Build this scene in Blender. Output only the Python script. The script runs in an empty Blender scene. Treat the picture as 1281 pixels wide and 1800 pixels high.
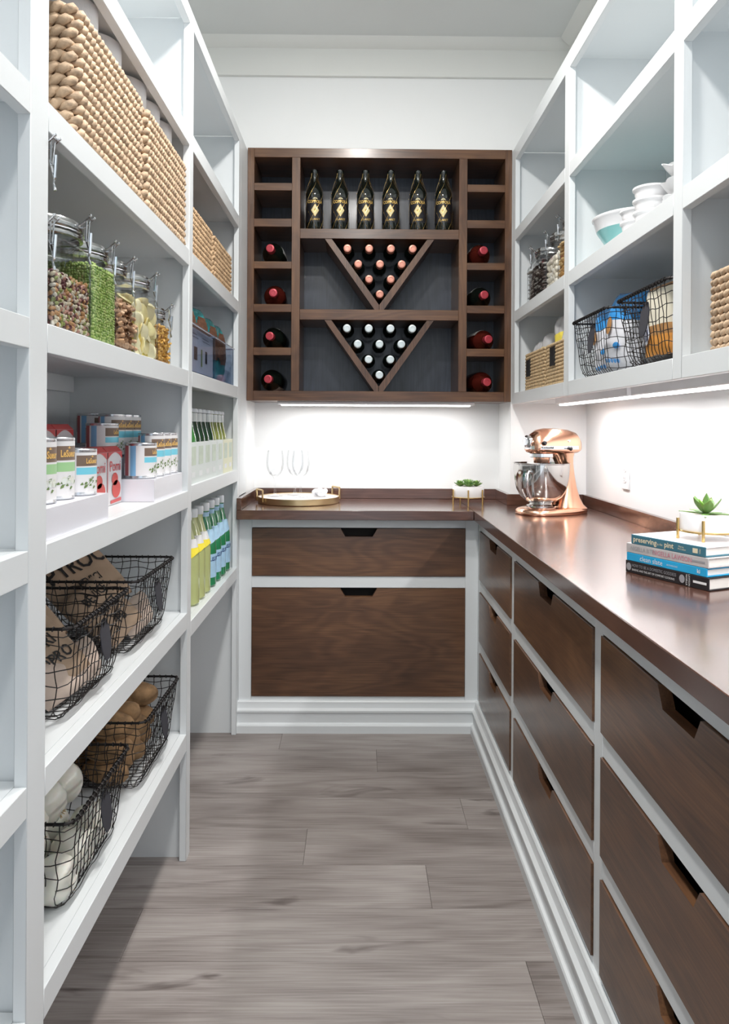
import bpy, bmesh, math, random
from mathutils import Vector, Matrix, noise
random.seed(7)
R = math.radians; PI = math.pi
sc = bpy.context.scene
C = sc.collection

# ------------------------------------------------------------------ camera
HC = 1.25
cam = bpy.data.cameras.new('camera'); camo = bpy.data.objects.new('camera', cam); C.objects.link(camo)
cam.sensor_fit = 'HORIZONTAL'; cam.sensor_width = 36.0; cam.lens = 36.0*1300/1281
cam.shift_y = -149.0/1281; cam.clip_start = 0.02
camo.matrix_world = Matrix.Translation((0, 0, HC)) @ Matrix.Rotation(R(-0.507), 4, 'Z') @ Matrix.Rotation(R(90), 4, 'X') @ Matrix.Rotation(R(0.32), 4, 'Z')
sc.camera = camo

# ------------------------------------------------------------------ world, lamps, exposure
sc.view_settings.view_transform = 'Standard'; sc.view_settings.look = 'None'
sc.view_settings.gamma = 1; sc.view_settings.use_curve_mapping = False
sc.view_settings.exposure = 0.13
sc.cycles.max_bounces = 12; sc.cycles.diffuse_bounces = 8; sc.cycles.transparent_max_bounces = 24
w = bpy.data.worlds.new('daylight'); sc.world = w; w.use_nodes = True
bg = w.node_tree.nodes['Background']; bg.inputs[0].default_value = (0.82, 0.91, 1.0, 1); bg.inputs[1].default_value = 1.3

def area(name, loc, sx, sy, power, col=(1, 1, 1), rot=(0, 0, 0), spread=180):
    l = bpy.data.lights.new(name, 'AREA'); l.shape = 'RECTANGLE'; l.size = sx; l.size_y = sy
    l.energy = power; l.color = col; l.spread = R(spread)
    o = bpy.data.objects.new(name, l); C.objects.link(o); o.location = loc; o.rotation_euler = rot
    return o
area('ceiling_lamp', (0.0, 1.25, 2.915), 0.16, 0.16, 22, (1.0, 0.97, 0.93))
area('ceiling_lamp', (0.0, -0.1, 2.915), 0.16, 0.16, 15, (1.0, 0.97, 0.93))
area('ceiling_lamp', (0.0, 2.0, 2.915), 0.14, 0.14, 16, (1.0, 0.97, 0.93))
area('rack_strip_lamp', (0.075, 3.33, 1.343), 0.84, 0.02, 3.1, (1.0, 0.99, 0.98))
area('counter_strip_lamp', (0.83, 2.60, 1.338), 0.025, 0.80, 4.2, (1.0, 0.98, 0.98))
area('counter_strip_lamp', (0.83, 1.40, 1.338), 0.025, 1.45, 5.6, (1.0, 0.98, 0.98))
area('counter_strip_lamp', (0.83, 0.0, 1.338), 0.025, 1.1, 4.5, (1.0, 0.98, 0.98))

# ------------------------------------------------------------------ materials
def mat(name, col=(0.8, 0.8, 0.8), rough=0.5, metal=0.0, var=0.04, vs=8.0, coat=0.0, bump=0.0, bs=60.0, emit=None, es=0, spec=0.5, sss=0, stretch=None):
    m = bpy.data.materials.new(name); m.use_nodes = True; nt = m.node_tree; n = nt.nodes; l = nt.links
    b = n['Principled BSDF']; b.inputs['Roughness'].default_value = rough; b.inputs['Metallic'].default_value = metal
    b.inputs['Coat Weight'].default_value = coat; b.inputs['Specular IOR Level'].default_value = spec
    if sss: b.inputs['Subsurface Weight'].default_value = sss; b.inputs['Subsurface Scale'].default_value = 0.01
    tc = n.new('ShaderNodeTexCoord'); vec = tc.outputs['Object']
    if stretch:
        mp = n.new('ShaderNodeMapping'); mp.inputs['Scale'].default_value = stretch; l.new(vec, mp.inputs[0]); vec = mp.outputs[0]
    no = n.new('ShaderNodeTexNoise'); no.inputs['Scale'].default_value = vs; no.inputs['Detail'].default_value = 3
    l.new(vec, no.inputs['Vector'])
    mx = n.new('ShaderNodeMix'); mx.data_type = 'RGBA'
    a = tuple(max(0, c*(1-var*2)) for c in col) + (1,); d = tuple(min(1, c*(1+var*2)) for c in col) + (1,)
    mx.inputs['A'].default_value = a; mx.inputs['B'].default_value = d
    l.new(no.outputs['Fac'], mx.inputs['Factor']); l.new(mx.outputs['Result'], b.inputs['Base Color'])
    if bump:
        n2 = n.new('ShaderNodeTexNoise'); n2.inputs['Scale'].default_value = bs; n2.inputs['Detail'].default_value = 4
        l.new(vec, n2.inputs['Vector'])
        bp = n.new('ShaderNodeBump'); bp.inputs['Strength'].default_value = bump; bp.inputs['Distance'].default_value = 0.002
        l.new(n2.outputs['Fac'], bp.inputs['Height']); l.new(bp.outputs['Normal'], b.inputs['Normal'])
    if emit:
        b.inputs['Emission Color'].default_value = emit + (1,); b.inputs['Emission Strength'].default_value = es
    return m

def wood(name, axis, dark, mid, light, rough=0.3, coat=0.15, seed=0.0, ring=42, randomize=False, fib=0.28, across=6.0, amp=0.055, knots=False):
    m = bpy.data.materials.new(name); m.use_nodes = True; nt = m.node_tree; n = nt.nodes; l = nt.links
    b = n['Principled BSDF']; b.inputs['Roughness'].default_value = rough; b.inputs['Coat Weight'].default_value = coat
    b.inputs['Coat Roughness'].default_value = 0.15
    tc = n.new('ShaderNodeTexCoord')
    def mapped(sa, sc_):
        mp = n.new('ShaderNodeMapping'); s = [sc_]*3; s['xyz'.index(axis)] = sa
        mp.inputs['Scale'].default_value = s; mp.inputs['Location'].default_value = (seed, seed*1.7, seed*0.6)
        if randomize:
            oi = n.new('ShaderNodeObjectInfo'); ml = n.new('ShaderNodeVectorMath'); ml.operation = 'SCALE'
            cv = n.new('ShaderNodeCombineXYZ')
            for i in range(3): l.new(oi.outputs['Random'], cv.inputs[i])
            ml.inputs['Scale'].default_value = 40.0; l.new(cv.outputs[0], ml.inputs[0])
            ad = n.new('ShaderNodeVectorMath'); ad.operation = 'ADD'; l.new(tc.outputs['Object'], ad.inputs[0]); l.new(ml.outputs[0], ad.inputs[1])
            l.new(ad.outputs[0], mp.inputs[0])
        else: l.new(tc.outputs['Object'], mp.inputs[0])
        return mp.outputs[0]
    big = n.new('ShaderNodeTexNoise'); big.inputs['Scale'].default_value = 1.0; big.inputs['Detail'].default_value = 2.5; big.inputs['Distortion'].default_value = 0.35
    l.new(mapped(1.3, across), big.inputs['Vector'])
    mu = n.new('ShaderNodeMath'); mu.operation = 'MULTIPLY'; mu.inputs[1].default_value = ring*2.0; l.new(big.outputs['Fac'], mu.inputs[0])
    si = n.new('ShaderNodeMath'); si.operation = 'SINE'; l.new(mu.outputs[0], si.inputs[0])
    fibn = n.new('ShaderNodeTexNoise'); fibn.inputs['Scale'].default_value = 1.0; fibn.inputs['Detail'].default_value = 4
    l.new(mapped(6.0, 240.0), fibn.inputs['Vector'])
    cl = n.new('ShaderNodeTexNoise'); cl.inputs['Scale'].default_value = 1.0; cl.inputs['Detail'].default_value = 2
    l.new(mapped(2.0, 5.0), cl.inputs['Vector'])
    m1 = n.new('ShaderNodeMath'); m1.operation = 'MULTIPLY_ADD'; l.new(si.outputs[0], m1.inputs[0]); m1.inputs[1].default_value = amp; m1.inputs[2].default_value = 0.5
    m2 = n.new('ShaderNodeMath'); m2.operation = 'MULTIPLY_ADD'; l.new(fibn.outputs['Fac'], m2.inputs[0]); m2.inputs[1].default_value = fib*2; l.new(m1.outputs[0], m2.inputs[2])
    m3 = n.new('ShaderNodeMath'); m3.operation = 'MULTIPLY_ADD'; l.new(cl.outputs['Fac'], m3.inputs[0]); m3.inputs[1].default_value = 0.7; l.new(m2.outputs[0], m3.inputs[2])
    if randomize:
        oi2 = n.new('ShaderNodeObjectInfo'); m4 = n.new('ShaderNodeMath'); m4.operation = 'MULTIPLY_ADD'
        l.new(oi2.outputs['Random'], m4.inputs[0]); m4.inputs[1].default_value = 0.14; l.new(m3.outputs[0], m4.inputs[2]); m3 = m4
    off = n.new('ShaderNodeMath'); off.operation = 'SUBTRACT'; l.new(m3.outputs[0], off.inputs[0]); off.inputs[1].default_value = fib + 0.35 + (0.07 if randomize else 0)
    cr = n.new('ShaderNodeValToRGB'); e = cr.color_ramp.elements
    e[0].position = 0.22; e[0].color = dark+(1,); e[1].position = 0.80; e[1].color = light+(1,)
    k = cr.color_ramp.elements.new(0.5); k.color = mid+(1,)
    l.new(off.outputs[0], cr.inputs[0]); l.new(cr.outputs[0], b.inputs['Base Color'])
    if knots:
        kn = n.new('ShaderNodeTexNoise'); kn.inputs['Scale'].default_value = 1.0; kn.inputs['Detail'].default_value = 3; kn.inputs['Distortion'].default_value = 0.6
        l.new(mapped(3.5, 14.0), kn.inputs['Vector'])
        kr = n.new('ShaderNodeValToRGB'); kr.color_ramp.elements[0].position = 0.64; kr.color_ramp.elements[0].color = (0, 0, 0, 1); kr.color_ramp.elements[1].position = 0.78; kr.color_ramp.elements[1].color = (1, 1, 1, 1)
        l.new(kn.outputs['Fac'], kr.inputs[0])
        km = n.new('ShaderNodeMix'); km.data_type = 'RGBA'; km.inputs['B'].default_value = (dark[0]*.55, dark[1]*.5, dark[2]*.5, 1)
        l.new(kr.outputs[0], km.inputs['Factor']); l.new(cr.outputs[0], km.inputs['A']); l.new(km.outputs['Result'], b.inputs['Base Color'])
    bp = n.new('ShaderNodeBump'); bp.inputs['Strength'].default_value = 0.12; bp.inputs['Distance'].default_value = 0.001
    l.new(fibn.outputs['Fac'], bp.inputs['Height']); l.new(bp.outputs['Normal'], b.inputs['Normal'])
    return m

def clearmat(name, tint=(1, 1, 1), fac=0.12, rough=0.03, refl=0.42):
    m = bpy.data.materials.new(name); m.use_nodes = True; nt = m.node_tree; n = nt.nodes; l = nt.links
    n.remove(n['Principled BSDF']); out = n['Material Output']
    tr = n.new('ShaderNodeBsdfTransparent'); tr.inputs[0].default_value = tint + (1,)
    gl = n.new('ShaderNodeBsdfGlossy'); gl.inputs['Roughness'].default_value = rough
    lw = n.new('ShaderNodeLayerWeight'); lw.inputs[0].default_value = 0.22
    nz = n.new('ShaderNodeTexNoise'); nz.inputs['Scale'].default_value = 12
    mu = n.new('ShaderNodeMath'); mu.operation = 'MULTIPLY_ADD'; mu.inputs[1].default_value = refl; mu.inputs[2].default_value = fac*0.4
    ad = n.new('ShaderNodeMath'); ad.operation = 'MULTIPLY_ADD'; ad.inputs[1].default_value = fac*0.2
    l.new(lw.outputs['Fresnel'], mu.inputs[0]); l.new(nz.outputs['Fac'], ad.inputs[0]); l.new(mu.outputs[0], ad.inputs[2])
    mx = n.new('ShaderNodeMixShader'); l.new(ad.outputs[0], mx.inputs[0]); l.new(tr.outputs[0], mx.inputs[1]); l.new(gl.outputs[0], mx.inputs[2])
    l.new(mx.outputs[0], out.inputs['Surface'])
    return m

def glassmat(name, col=(1, 1, 1), rough=0.0, ior=1.45):
    m = bpy.data.materials.new(name); m.use_nodes = True; b = m.node_tree.nodes['Principled BSDF']
    b.inputs['Base Color'].default_value = col+(1,); b.inputs['Roughness'].default_value = rough
    b.inputs['Transmission Weight'].default_value = 1; b.inputs['IOR'].default_value = ior
    return m

M = {}
M['paint'] = mat('white_shelf_paint', (0.74, 0.77, 0.785), 0.38, var=0.008, vs=3, bump=0.03, bs=30)
M['wallp'] = mat('wall_paint', (0.80, 0.81, 0.81), 0.6, var=0.008, vs=2, bump=0.05, bs=220)
M['ceil'] = mat('ceiling_paint', (0.68, 0.70, 0.695), 0.7, var=0.008, vs=2, bump=0.05, bs=220)
M['crown'] = mat('crown_paint', (0.72, 0.725, 0.70), 0.45, var=0.008, vs=2)
D_, M_, L_ = (0.042, 0.019, 0.010), (0.108, 0.050, 0.025), (0.20, 0.098, 0.045)
M['wx'] = wood('walnut_grain_across', 'x', D_, M_, L_, seed=1.3)
M['wy'] = wood('walnut_grain_along', 'y', D_, M_, L_, seed=4.1)
M['wz'] = wood('walnut_grain_upright', 'z', D_, M_, L_, seed=2.2)
M['top_x'] = wood('worktop_grain_across', 'x', (0.045, 0.018, 0.012), (0.085, 0.036, 0.024), (0.14, 0.065, 0.045), rough=0.24, coat=0.75, seed=5.5)
M['top_y'] = wood('worktop_grain_along', 'y', (0.045, 0.018, 0.012), (0.085, 0.036, 0.024), (0.14, 0.065, 0.045), rough=0.24, coat=0.75, seed=8.5)
M['rack_back'] = wood('dark_wood_painted_sheen', 'z', (0.016, 0.020, 0.030), (0.034, 0.042, 0.062), (0.06, 0.072, 0.098), rough=0.35, coat=0.25, seed=9.0)  # dark stained wood; the blue is a cool reflection put into its colour
M['plank'] = wood('grey_oak_plank', 'x', (0.16, 0.133, 0.122), (0.285, 0.250, 0.235), (0.41, 0.372, 0.352), rough=0.40, coat=0.08, randomize=True, ring=16, fib=0.34, amp=0.07, knots=True, across=7.0)
M['dark'] = mat('dark_slab_and_shade', (0.012, 0.009, 0.008), 0.8)  # near-black: shade painted inside the cabinets, also the floor slab
M['wire'] = mat('black_wire', (0.025, 0.022, 0.022), 0.42, 0.6)
M['tag'] = mat('chalkboard_tag', (0.035, 0.035, 0.045), 0.75, bump=0.1)
M['blacktag'] = mat('black_slate_tag', (0.008, 0.008, 0.009), 0.6)
M['weave'] = mat('seagrass_braid', (0.50, 0.34, 0.20), 0.75, var=0.4, vs=75, bump=0.5, bs=260)
M['weave2'] = mat('seagrass_braid_pale', (0.52, 0.375, 0.25), 0.75, var=0.4, vs=60, bump=0.5, bs=260)
M['weave3'] = mat('seagrass_fine_weave', (0.47, 0.33, 0.19), 0.75, var=0.6, vs=90, bump=0.5, bs=260)
M['liner'] = mat('basket_inner_weave', (0.22, 0.14, 0.07), 0.9, var=0.2, vs=60)
M['towel'] = mat('white_paper_towel', (0.88, 0.88, 0.9), 0.9, var=0.02, bump=0.5, bs=160)
M['card'] = mat('cardboard_core', (0.4, 0.28, 0.17), 0.9)
M['clear'] = clearmat('clear_acrylic', (0.97, 0.98, 0.985), 0.12)
M['lid'] = clearmat('frosted_clear_lid', (0.90, 0.92, 0.95), 1.1, 0.15)
M['smoke'] = clearmat('smoky_acrylic_bin', (0.80, 0.84, 0.90), 0.10, 0.03, 0.22)
M['chrome'] = mat('chrome', (0.72, 0.74, 0.77), 0.12, 1.0, var=0.01)
M['steel'] = mat('polished_steel_bowl', (0.62, 0.60, 0.58), 0.07, 1.0, var=0.01)
M['copper'] = mat('polished_copper', (0.90, 0.52, 0.36), 0.2, 1.0, var=0.015)
M['brass'] = mat('brushed_brass', (0.72, 0.50, 0.20), 0.27, 1.0, var=0.03)
M['gold'] = mat('satin_gold', (0.66, 0.50, 0.28), 0.32, 1.0, var=0.03)
M['blackp'] = mat('black_plastic', (0.012, 0.012, 0.014), 0.25)
M['white'] = mat('white_gloss', (0.82, 0.82, 0.84), 0.2, var=0.01, coat=0.3)
M['acrylw'] = mat('white_acrylic_riser', (0.80, 0.80, 0.86), 0.25, var=0.01)
M['ceram'] = mat('white_ceramic', (0.85, 0.85, 0.86), 0.3, var=0.01, coat=0.2)
M['marble'] = mat('white_marble_tray_inlay', (0.86, 0.85, 0.85), 0.2, var=0.03, vs=14)
M['teal'] = mat('teal_glaze', (0.28, 0.62, 0.62), 0.3, coat=0.3)
M['kraft'] = mat('brown_kraft_paper', (0.46, 0.33, 0.23), 0.8, var=0.08, vs=14, bump=0.5, bs=24)
M['kraftw'] = mat('pale_kraft_paper', (0.62, 0.50, 0.42), 0.8, var=0.08, vs=14, bump=0.6, bs=24)
M['ink'] = mat('black_print', (0.02, 0.018, 0.018), 0.6)
M['inkgold'] = mat('ochre_print', (0.45, 0.30, 0.06), 0.6)
M['inkblue'] = mat('blue_print', (0.10, 0.42, 0.62), 0.6)
M['potato'] = mat('potato_skin', (0.36, 0.215, 0.105), 0.8, var=0.5, vs=42, bump=0.8, bs=70)
M['onion'] = mat('white_onion_skin', (0.80, 0.79, 0.71), 0.3, var=0.05, vs=9, sss=0.2, stretch=(6, 6, 1), coat=0.3)
M['root'] = mat('onion_root', (0.45, 0.33, 0.18), 0.9)
M['leaf'] = mat('succulent_green', (0.12, 0.24, 0.06), 0.45, var=0.25, vs=25, sss=0.1)
M['leaf2'] = mat('bright_succulent_green', (0.22, 0.40, 0.08), 0.4, var=0.2, vs=25, sss=0.1)
M['soil'] = mat('pale_pebble_topping', (0.55, 0.5, 0.45), 0.9, var=0.3, vs=150)
M['wineglass'] = mat('dark_wine_glass', (0.006, 0.010, 0.008), 0.06, coat=0.6, spec=0.7)
M['redwine'] = mat('red_wine_glass', (0.085, 0.012, 0.008), 0.08, coat=0.5)
M['foilred'] = mat('red_foil', (0.45, 0.05, 0.07), 0.35, 0.3)
M['foilcop'] = mat('copper_foil', (0.62, 0.27, 0.20), 0.35, 0.35)
M['foilsil'] = mat('pale_silver_foil', (0.66, 0.74, 0.76), 0.35, 0.2)
M['labelblk'] = mat('black_label_paper', (0.010, 0.010, 0.014), 0.5)
M['labelwht'] = mat('white_label_paper', (0.80, 0.80, 0.78), 0.6)
M['goldprint'] = mat('gold_label_print', (0.78, 0.52, 0.14), 0.35, 0.2)
M['goldpale'] = mat('pale_gold_label_print', (0.80, 0.72, 0.42), 0.5)
M['greenbot'] = mat('green_glass_bottle', (0.025, 0.22, 0.09), 0.06, coat=0.6, spec=0.6)
M['lemon'] = mat('lemonade_bottle', (0.46, 0.50, 0.22), 0.08, coat=0.5)
M['lemonlab'] = mat('yellow_label', (0.90, 0.75, 0.04), 0.5)
M['bluelab'] = mat('pale_blue_label', (0.40, 0.62, 0.84), 0.5, var=0.12, vs=40)
M['capw'] = mat('white_bottle_cap', (0.80, 0.83, 0.87), 0.4)
M['navy'] = mat('navy_print', (0.02, 0.05, 0.2), 0.5)
M['beer'] = mat('dark_green_bottle', (0.012, 0.045, 0.018), 0.1, coat=0.5)
M['beerg'] = mat('green_neck_bottle', (0.05, 0.22, 0.05), 0.15, coat=0.5)
M['beery'] = mat('olive_bottle', (0.22, 0.25, 0.07), 0.15, coat=0.5)
M['necklab'] = mat('neck_label', (0.80, 0.83, 0.83), 0.5)
M['carton'] = mat('bottle_carton', (0.70, 0.76, 0.74), 0.5, var=0.03)
M['carton2'] = mat('yellow_bottle_carton', (0.76, 0.77, 0.56), 0.5, var=0.05)
M['canmetal'] = mat('can_metal', (0.6, 0.62, 0.65), 0.25, 1.0)
M['canwhite'] = mat('can_label_white', (0.80, 0.79, 0.80), 0.4)
M['canbrown'] = mat('can_logo_brown', (0.19, 0.125, 0.09), 0.4)
M['cangold'] = mat('can_logo_gold', (0.85, 0.52, 0.14), 0.4)
M['cancyan'] = mat('can_label_cyan', (0.18, 0.62, 0.78), 0.4)
M['cangreen'] = mat('can_label_green', (0.35, 0.62, 0.30), 0.4)
M['canblue'] = mat('can_label_blue', (0.22, 0.46, 0.72), 0.4)
M['canred'] = mat('can_label_red', (0.42, 0.09, 0.10), 0.4)
M['canveg'] = mat('can_vegetable_print', (0.14, 0.22, 0.07), 0.5, var=0.3, vs=120)
M['cangrey'] = mat('can_fine_print', (0.33, 0.31, 0.31), 0.5, var=0.3, vs=200)
M['tomred'] = mat('tomato_red_print', (0.68, 0.07, 0.05), 0.45)
M['boxw'] = mat('carton_white', (0.72, 0.70, 0.72), 0.45)
M['boxred'] = mat('carton_red', (0.62, 0.08, 0.08), 0.45)
M['coffee'] = mat('teal_foil_bag', (0.06, 0.36, 0.38), 0.25, 0.2, var=0.15, bump=0.8, bs=22)
M['coffee_p'] = mat('coffee_bean_print', (0.13, 0.06, 0.035), 0.5, var=0.5, vs=110)
M['sheet'] = mat('printed_card', (0.70, 0.68, 0.72), 0.6)
M['printg'] = mat('green_print', (0.22, 0.28, 0.06), 0.6)
M['bluebag'] = mat('blue_plastic_wrap', (0.04, 0.30, 0.72), 0.22, var=0.12, coat=0.5, bump=0.7, bs=35)
M['whitebag'] = mat('white_plastic_wrap', (0.74, 0.75, 0.80), 0.3, bump=0.6, bs=30)
M['brownfood'] = mat('brown_package_print', (0.40, 0.21, 0.08), 0.5, var=0.4, vs=40)
M['orangefood'] = mat('orange_package_print', (0.62, 0.27, 0.05), 0.5, var=0.2, vs=60)
M['creampk'] = mat('cream_package', (0.74, 0.70, 0.58), 0.5, var=0.05)
M['wrap'] = mat('clear_cellophane', (0.72, 0.72, 0.74), 0.15, bump=0.8, bs=40, coat=0.6); M['wrap'].node_tree.nodes['Principled BSDF'].inputs['Alpha'].default_value = 0.62
M['yellowpk'] = mat('yellow_package', (0.80, 0.66, 0.10), 0.5)
M['bteal'] = mat('teal_book_cloth', (0.045, 0.16, 0.22), 0.55)
M['bgrey'] = mat('silver_book_jacket', (0.48, 0.46, 0.46), 0.4, var=0.1, vs=18)
M['bblue'] = mat('bright_blue_jacket', (0.02, 0.36, 0.66), 0.4, var=0.08, vs=12)
M['bblack'] = mat('black_book_jacket', (0.014, 0.012, 0.014), 0.45)
M['pages'] = mat('book_pages', (0.80, 0.78, 0.74), 0.8, var=0.05, vs=300, stretch=(0.1, 0.1, 8))
M['cover'] = mat('white_book_cover', (0.80, 0.78, 0.79), 0.3, var=0.05, vs=7)
M['creamink'] = mat('cream_print', (0.70, 0.64, 0.46), 0.5)
M['pinkink'] = mat('rose_print', (0.55, 0.22, 0.28), 0.5)
M['greyink'] = mat('grey_print', (0.30, 0.30, 0.32), 0.5)
M['whiteink'] = mat('white_print', (0.75, 0.75, 0.75), 0.5)
M['led'] = mat('lit_strip_diffuser', (1, 1, 1), 0.5, emit=(1.0, 0.98, 0.97), es=5.0)
M['ledhouse'] = mat('strip_light_housing', (0.74, 0.74, 0.76), 0.4)
M['crystal'] = clearmat('crystal_glass', (0.99, 0.995, 1.0), 0.04, 0.02)
M['oldred'] = mat('reddish_knot', (0.16, 0.07, 0.05), 0.6)

# ------------------------------------------------------------------ mesh helpers
class MB:
    def __init__(s): s.v = []; s.f = []; s.m = []
    def add(s, vs, fs, mi=0, T=None):
        b = len(s.v)
        s.v += [tuple(T @ Vector(p)) for p in vs] if T is not None else [tuple(p) for p in vs]
        s.f += [tuple(b+i for i in f) for f in fs]
        s.m += [mi]*len(fs)
        return s
    def box(s, x0, x1, y0, y1, z0, z1, mi=0, T=None):
        v = [(x, y, z) for z in (z0, z1) for y in (y0, y1) for x in (x0, x1)]
        f = [(0, 2, 3, 1), (4, 5, 7, 6), (0, 1, 5, 4), (2, 6, 7, 3), (0, 4, 6, 2), (1, 3, 7, 5)]
        return s.add(v, f, mi, T)
    def cbox(s, x0, x1, y0, y1, z0, z1, b=0.002, mi=0, T=None, seg=1):
        bm = bmesh.new(); bmesh.ops.create_cube(bm, size=1)
        for vv in bm.verts:
            vv.co = Vector(((x0+x1)/2+vv.co.x*(x1-x0), (y0+y1)/2+vv.co.y*(y1-y0), (z0+z1)/2+vv.co.z*(z1-z0)))
        bmesh.ops.bevel(bm, geom=bm.edges[:], offset=b, segments=seg, affect='EDGES', profile=0.5)
        bm.verts.index_update()
        s.add([vv.co.copy() for vv in bm.verts], [[q.index for q in f.verts] for f in bm.faces], mi, T); bm.free()
        return s
    def prism(s, poly, h0, h1, axis='z', mi=0, T=None):
        n = len(poly)
        def P(a, b, h): return {'z': (a, b, h), 'y': (a, h, b), 'x': (h, a, b)}[axis]
        v = [P(a, b, h0) for a, b in poly]+[P(a, b, h1) for a, b in poly]
        f = [tuple(range(n))[::-1], tuple(range(n, 2*n))]+[(i, (i+1) % n, n+(i+1) % n, n+i) for i in range(n)]
        return s.add(v, f, mi, T)
    def lathe(s, prof, n=24, mi=0, T=None, mis=None, cap=True):
        v = []; f = []; m = []
        for r, z in prof:
            for i in range(n):
                a = 2*PI*i/n; v.append((r*math.cos(a), r*math.sin(a), z))
        for j in range(len(prof)-1):
            for i in range(n):
                f.append((j*n+i, j*n+(i+1) % n, (j+1)*n+(i+1) % n, (j+1)*n+i)); m.append(mis[j] if mis else mi)
        b = len(s.f)
        if cap:
            if prof[0][0] > 1e-5: f.append(tuple(range(n))[::-1]); m.append(mis[0] if mis else mi)
            if prof[-1][0] > 1e-5: k = (len(prof)-1)*n; f.append(tuple(range(k, k+n))); m.append(mis[-1] if mis else mi)
        s.add(v, f, 0, T); s.m[b:] = m
        return s
    def tube(s, pts, r, n=6, mi=0, closed=False, T=None, rs=None):
        pts = [Vector(p) for p in pts]; N = len(pts); v = []; f = []
        up = None
        for i, p in enumerate(pts):
            if closed: t = pts[(i+1) % N]-pts[i-1]
            else: t = pts[min(i+1, N-1)]-pts[max(i-1, 0)]
            if t.length < 1e-9: t = Vector((0, 0, 1))
            t.normalize()
            if up is None:
                up = Vector((0, 0, 1)) if abs(t.z) < 0.9 else Vector((1, 0, 0))
            u = up - t*up.dot(t)
            if u.length < 1e-4: u = t.orthogonal()
            u.normalize(); up = u; w_ = t.cross(u)
            rr = rs[i] if rs else r
            for k in range(n):
                a = 2*PI*k/n; v.append(p+u*rr*math.cos(a)+w_*rr*math.sin(a))
        for i in range(N if closed else N-1):
            j = (i+1) % N
            for k in range(n): f.append((i*n+k, i*n+(k+1) % n, j*n+(k+1) % n, j*n+k))
        if not closed: f.append(tuple(range(n))[::-1]); f.append(tuple(range((N-1)*n, N*n)))
        return s.add(v, f, mi, T)
    def ell(s, c, rx, ry, rz, n=8, m=5, mi=0, T=None, fn=None):
        v = []; f = []
        for j in range(1, m):
            t = PI*j/m
            for i in range(n):
                a = 2*PI*i/n; v.append((rx*math.sin(t)*math.cos(a), ry*math.sin(t)*math.sin(a), rz*math.cos(t)))
        v.append((0, 0, rz)); v.append((0, 0, -rz)); A = len(v)-2; B = A+1
        for j in range(m-2):
            for i in range(n): f.append((j*n+i, (j+1)*n+i, (j+1)*n+(i+1) % n, j*n+(i+1) % n))
        for i in range(n): f.append((A, i, (i+1) % n)); f.append((B, (m-2)*n+(i+1) % n, (m-2)*n+i))
        if fn: v = [fn(Vector(p)) for p in v]
        c = Vector(c)
        TT = Matrix.Translation(c) if T is None else Matrix.Translation(c) @ T
        return s.add(v, f, mi, TT)
    def loft(s, rings, mi=0, T=None, caps=True):
        n = len(rings[0]); v = [p for r_ in rings for p in r_]; f = []
        for j in range(len(rings)-1):
            for i in range(n): f.append((j*n+i, j*n+(i+1) % n, (j+1)*n+(i+1) % n, (j+1)*n+i))
        if caps: f.append(tuple(range(n))[::-1]); f.append(tuple(range((len(rings)-1)*n, len(rings)*n)))
        return s.add(v, f, mi, T)
    def mesh(s, name, mats, smooth=True, ang=38):
        me = bpy.data.meshes.new(name); me.from_pydata(s.v, [], s.f)
        for m_ in (mats if isinstance(mats, (list, tuple)) else [mats]): me.materials.append(m_)
        me.polygons.foreach_set('material_index', s.m)
        bm = bmesh.new(); bm.from_mesh(me); bmesh.ops.recalc_face_normals(bm, faces=bm.faces); bm.to_mesh(me); bm.free()
        if smooth:
            me.polygons.foreach_set('use_smooth', [True]*len(me.polygons))
            me.set_sharp_from_angle(angle=R(ang))
        me.update(); return me
    def build(s, name, mats, parent=None, loc=(0, 0, 0), rot=(0, 0, 0), smooth=True, ang=38):
        return put(name, s.mesh(name, mats, smooth, ang), parent, loc, rot)

def put(name, me, parent=None, loc=(0, 0, 0), rot=(0, 0, 0)):
    o = bpy.data.objects.new(name, me); C.objects.link(o); o.location = loc; o.rotation_euler = rot
    if parent is not None: o.parent = parent
    return o
def tag(o, label, cat, group=None, kind=None):
    o['label'] = label; o['category'] = cat
    if group: o['group'] = group
    if kind: o['kind'] = kind
    return o
def thing(name, label, cat, loc=(0, 0, 0), rot=(0, 0, 0), group=None):
    o = bpy.data.objects.new(name, None); C.objects.link(o); o.location = loc; o.rotation_euler = rot
    o.empty_display_size = 0.05
    return tag(o, label, cat, group)
def kids(o): return [c for c in o.children]
def dup(o, loc=None, rot=None, label=None, parent=None):
    c = o.copy(); C.objects.link(c)
    if parent is not None: c.parent = parent
    if loc is not None: c.location = loc
    if rot is not None: c.rotation_euler = rot
    if label: c['label'] = label
    for ch in kids(o): dup(ch, parent=c)
    return c
def struct(o): o['kind'] = 'structure'; return o

_tc = {}
def text_geo(s, bold=0.0):
    k = (s, bold)
    if k in _tc: return _tc[k]
    cu = bpy.data.curves.new('t', 'FONT'); cu.body = s; cu.size = 1.0; cu.align_x = 'CENTER'; cu.align_y = 'CENTER'; cu.resolution_u = 2
    cu.offset = bold
    o = bpy.data.objects.new('t', cu); C.objects.link(o)
    dg = bpy.context.evaluated_depsgraph_get(); dg.update()
    me = bpy.data.meshes.new_from_object(o.evaluated_get(dg))
    v = [tuple(p.co) for p in me.vertices]; f = [tuple(p.vertices) for p in me.polygons]
    bpy.data.objects.remove(o); bpy.data.curves.remove(cu); bpy.data.meshes.remove(me)
    _tc[k] = (v, f); return v, f
def text(mb, s, size, fn, mi=0, bold=0.0, sx=1.0):
    v, f = text_geo(s, bold)
    mb.add([fn(x*size*sx, y*size) for x, y, z in v], f, mi)

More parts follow.
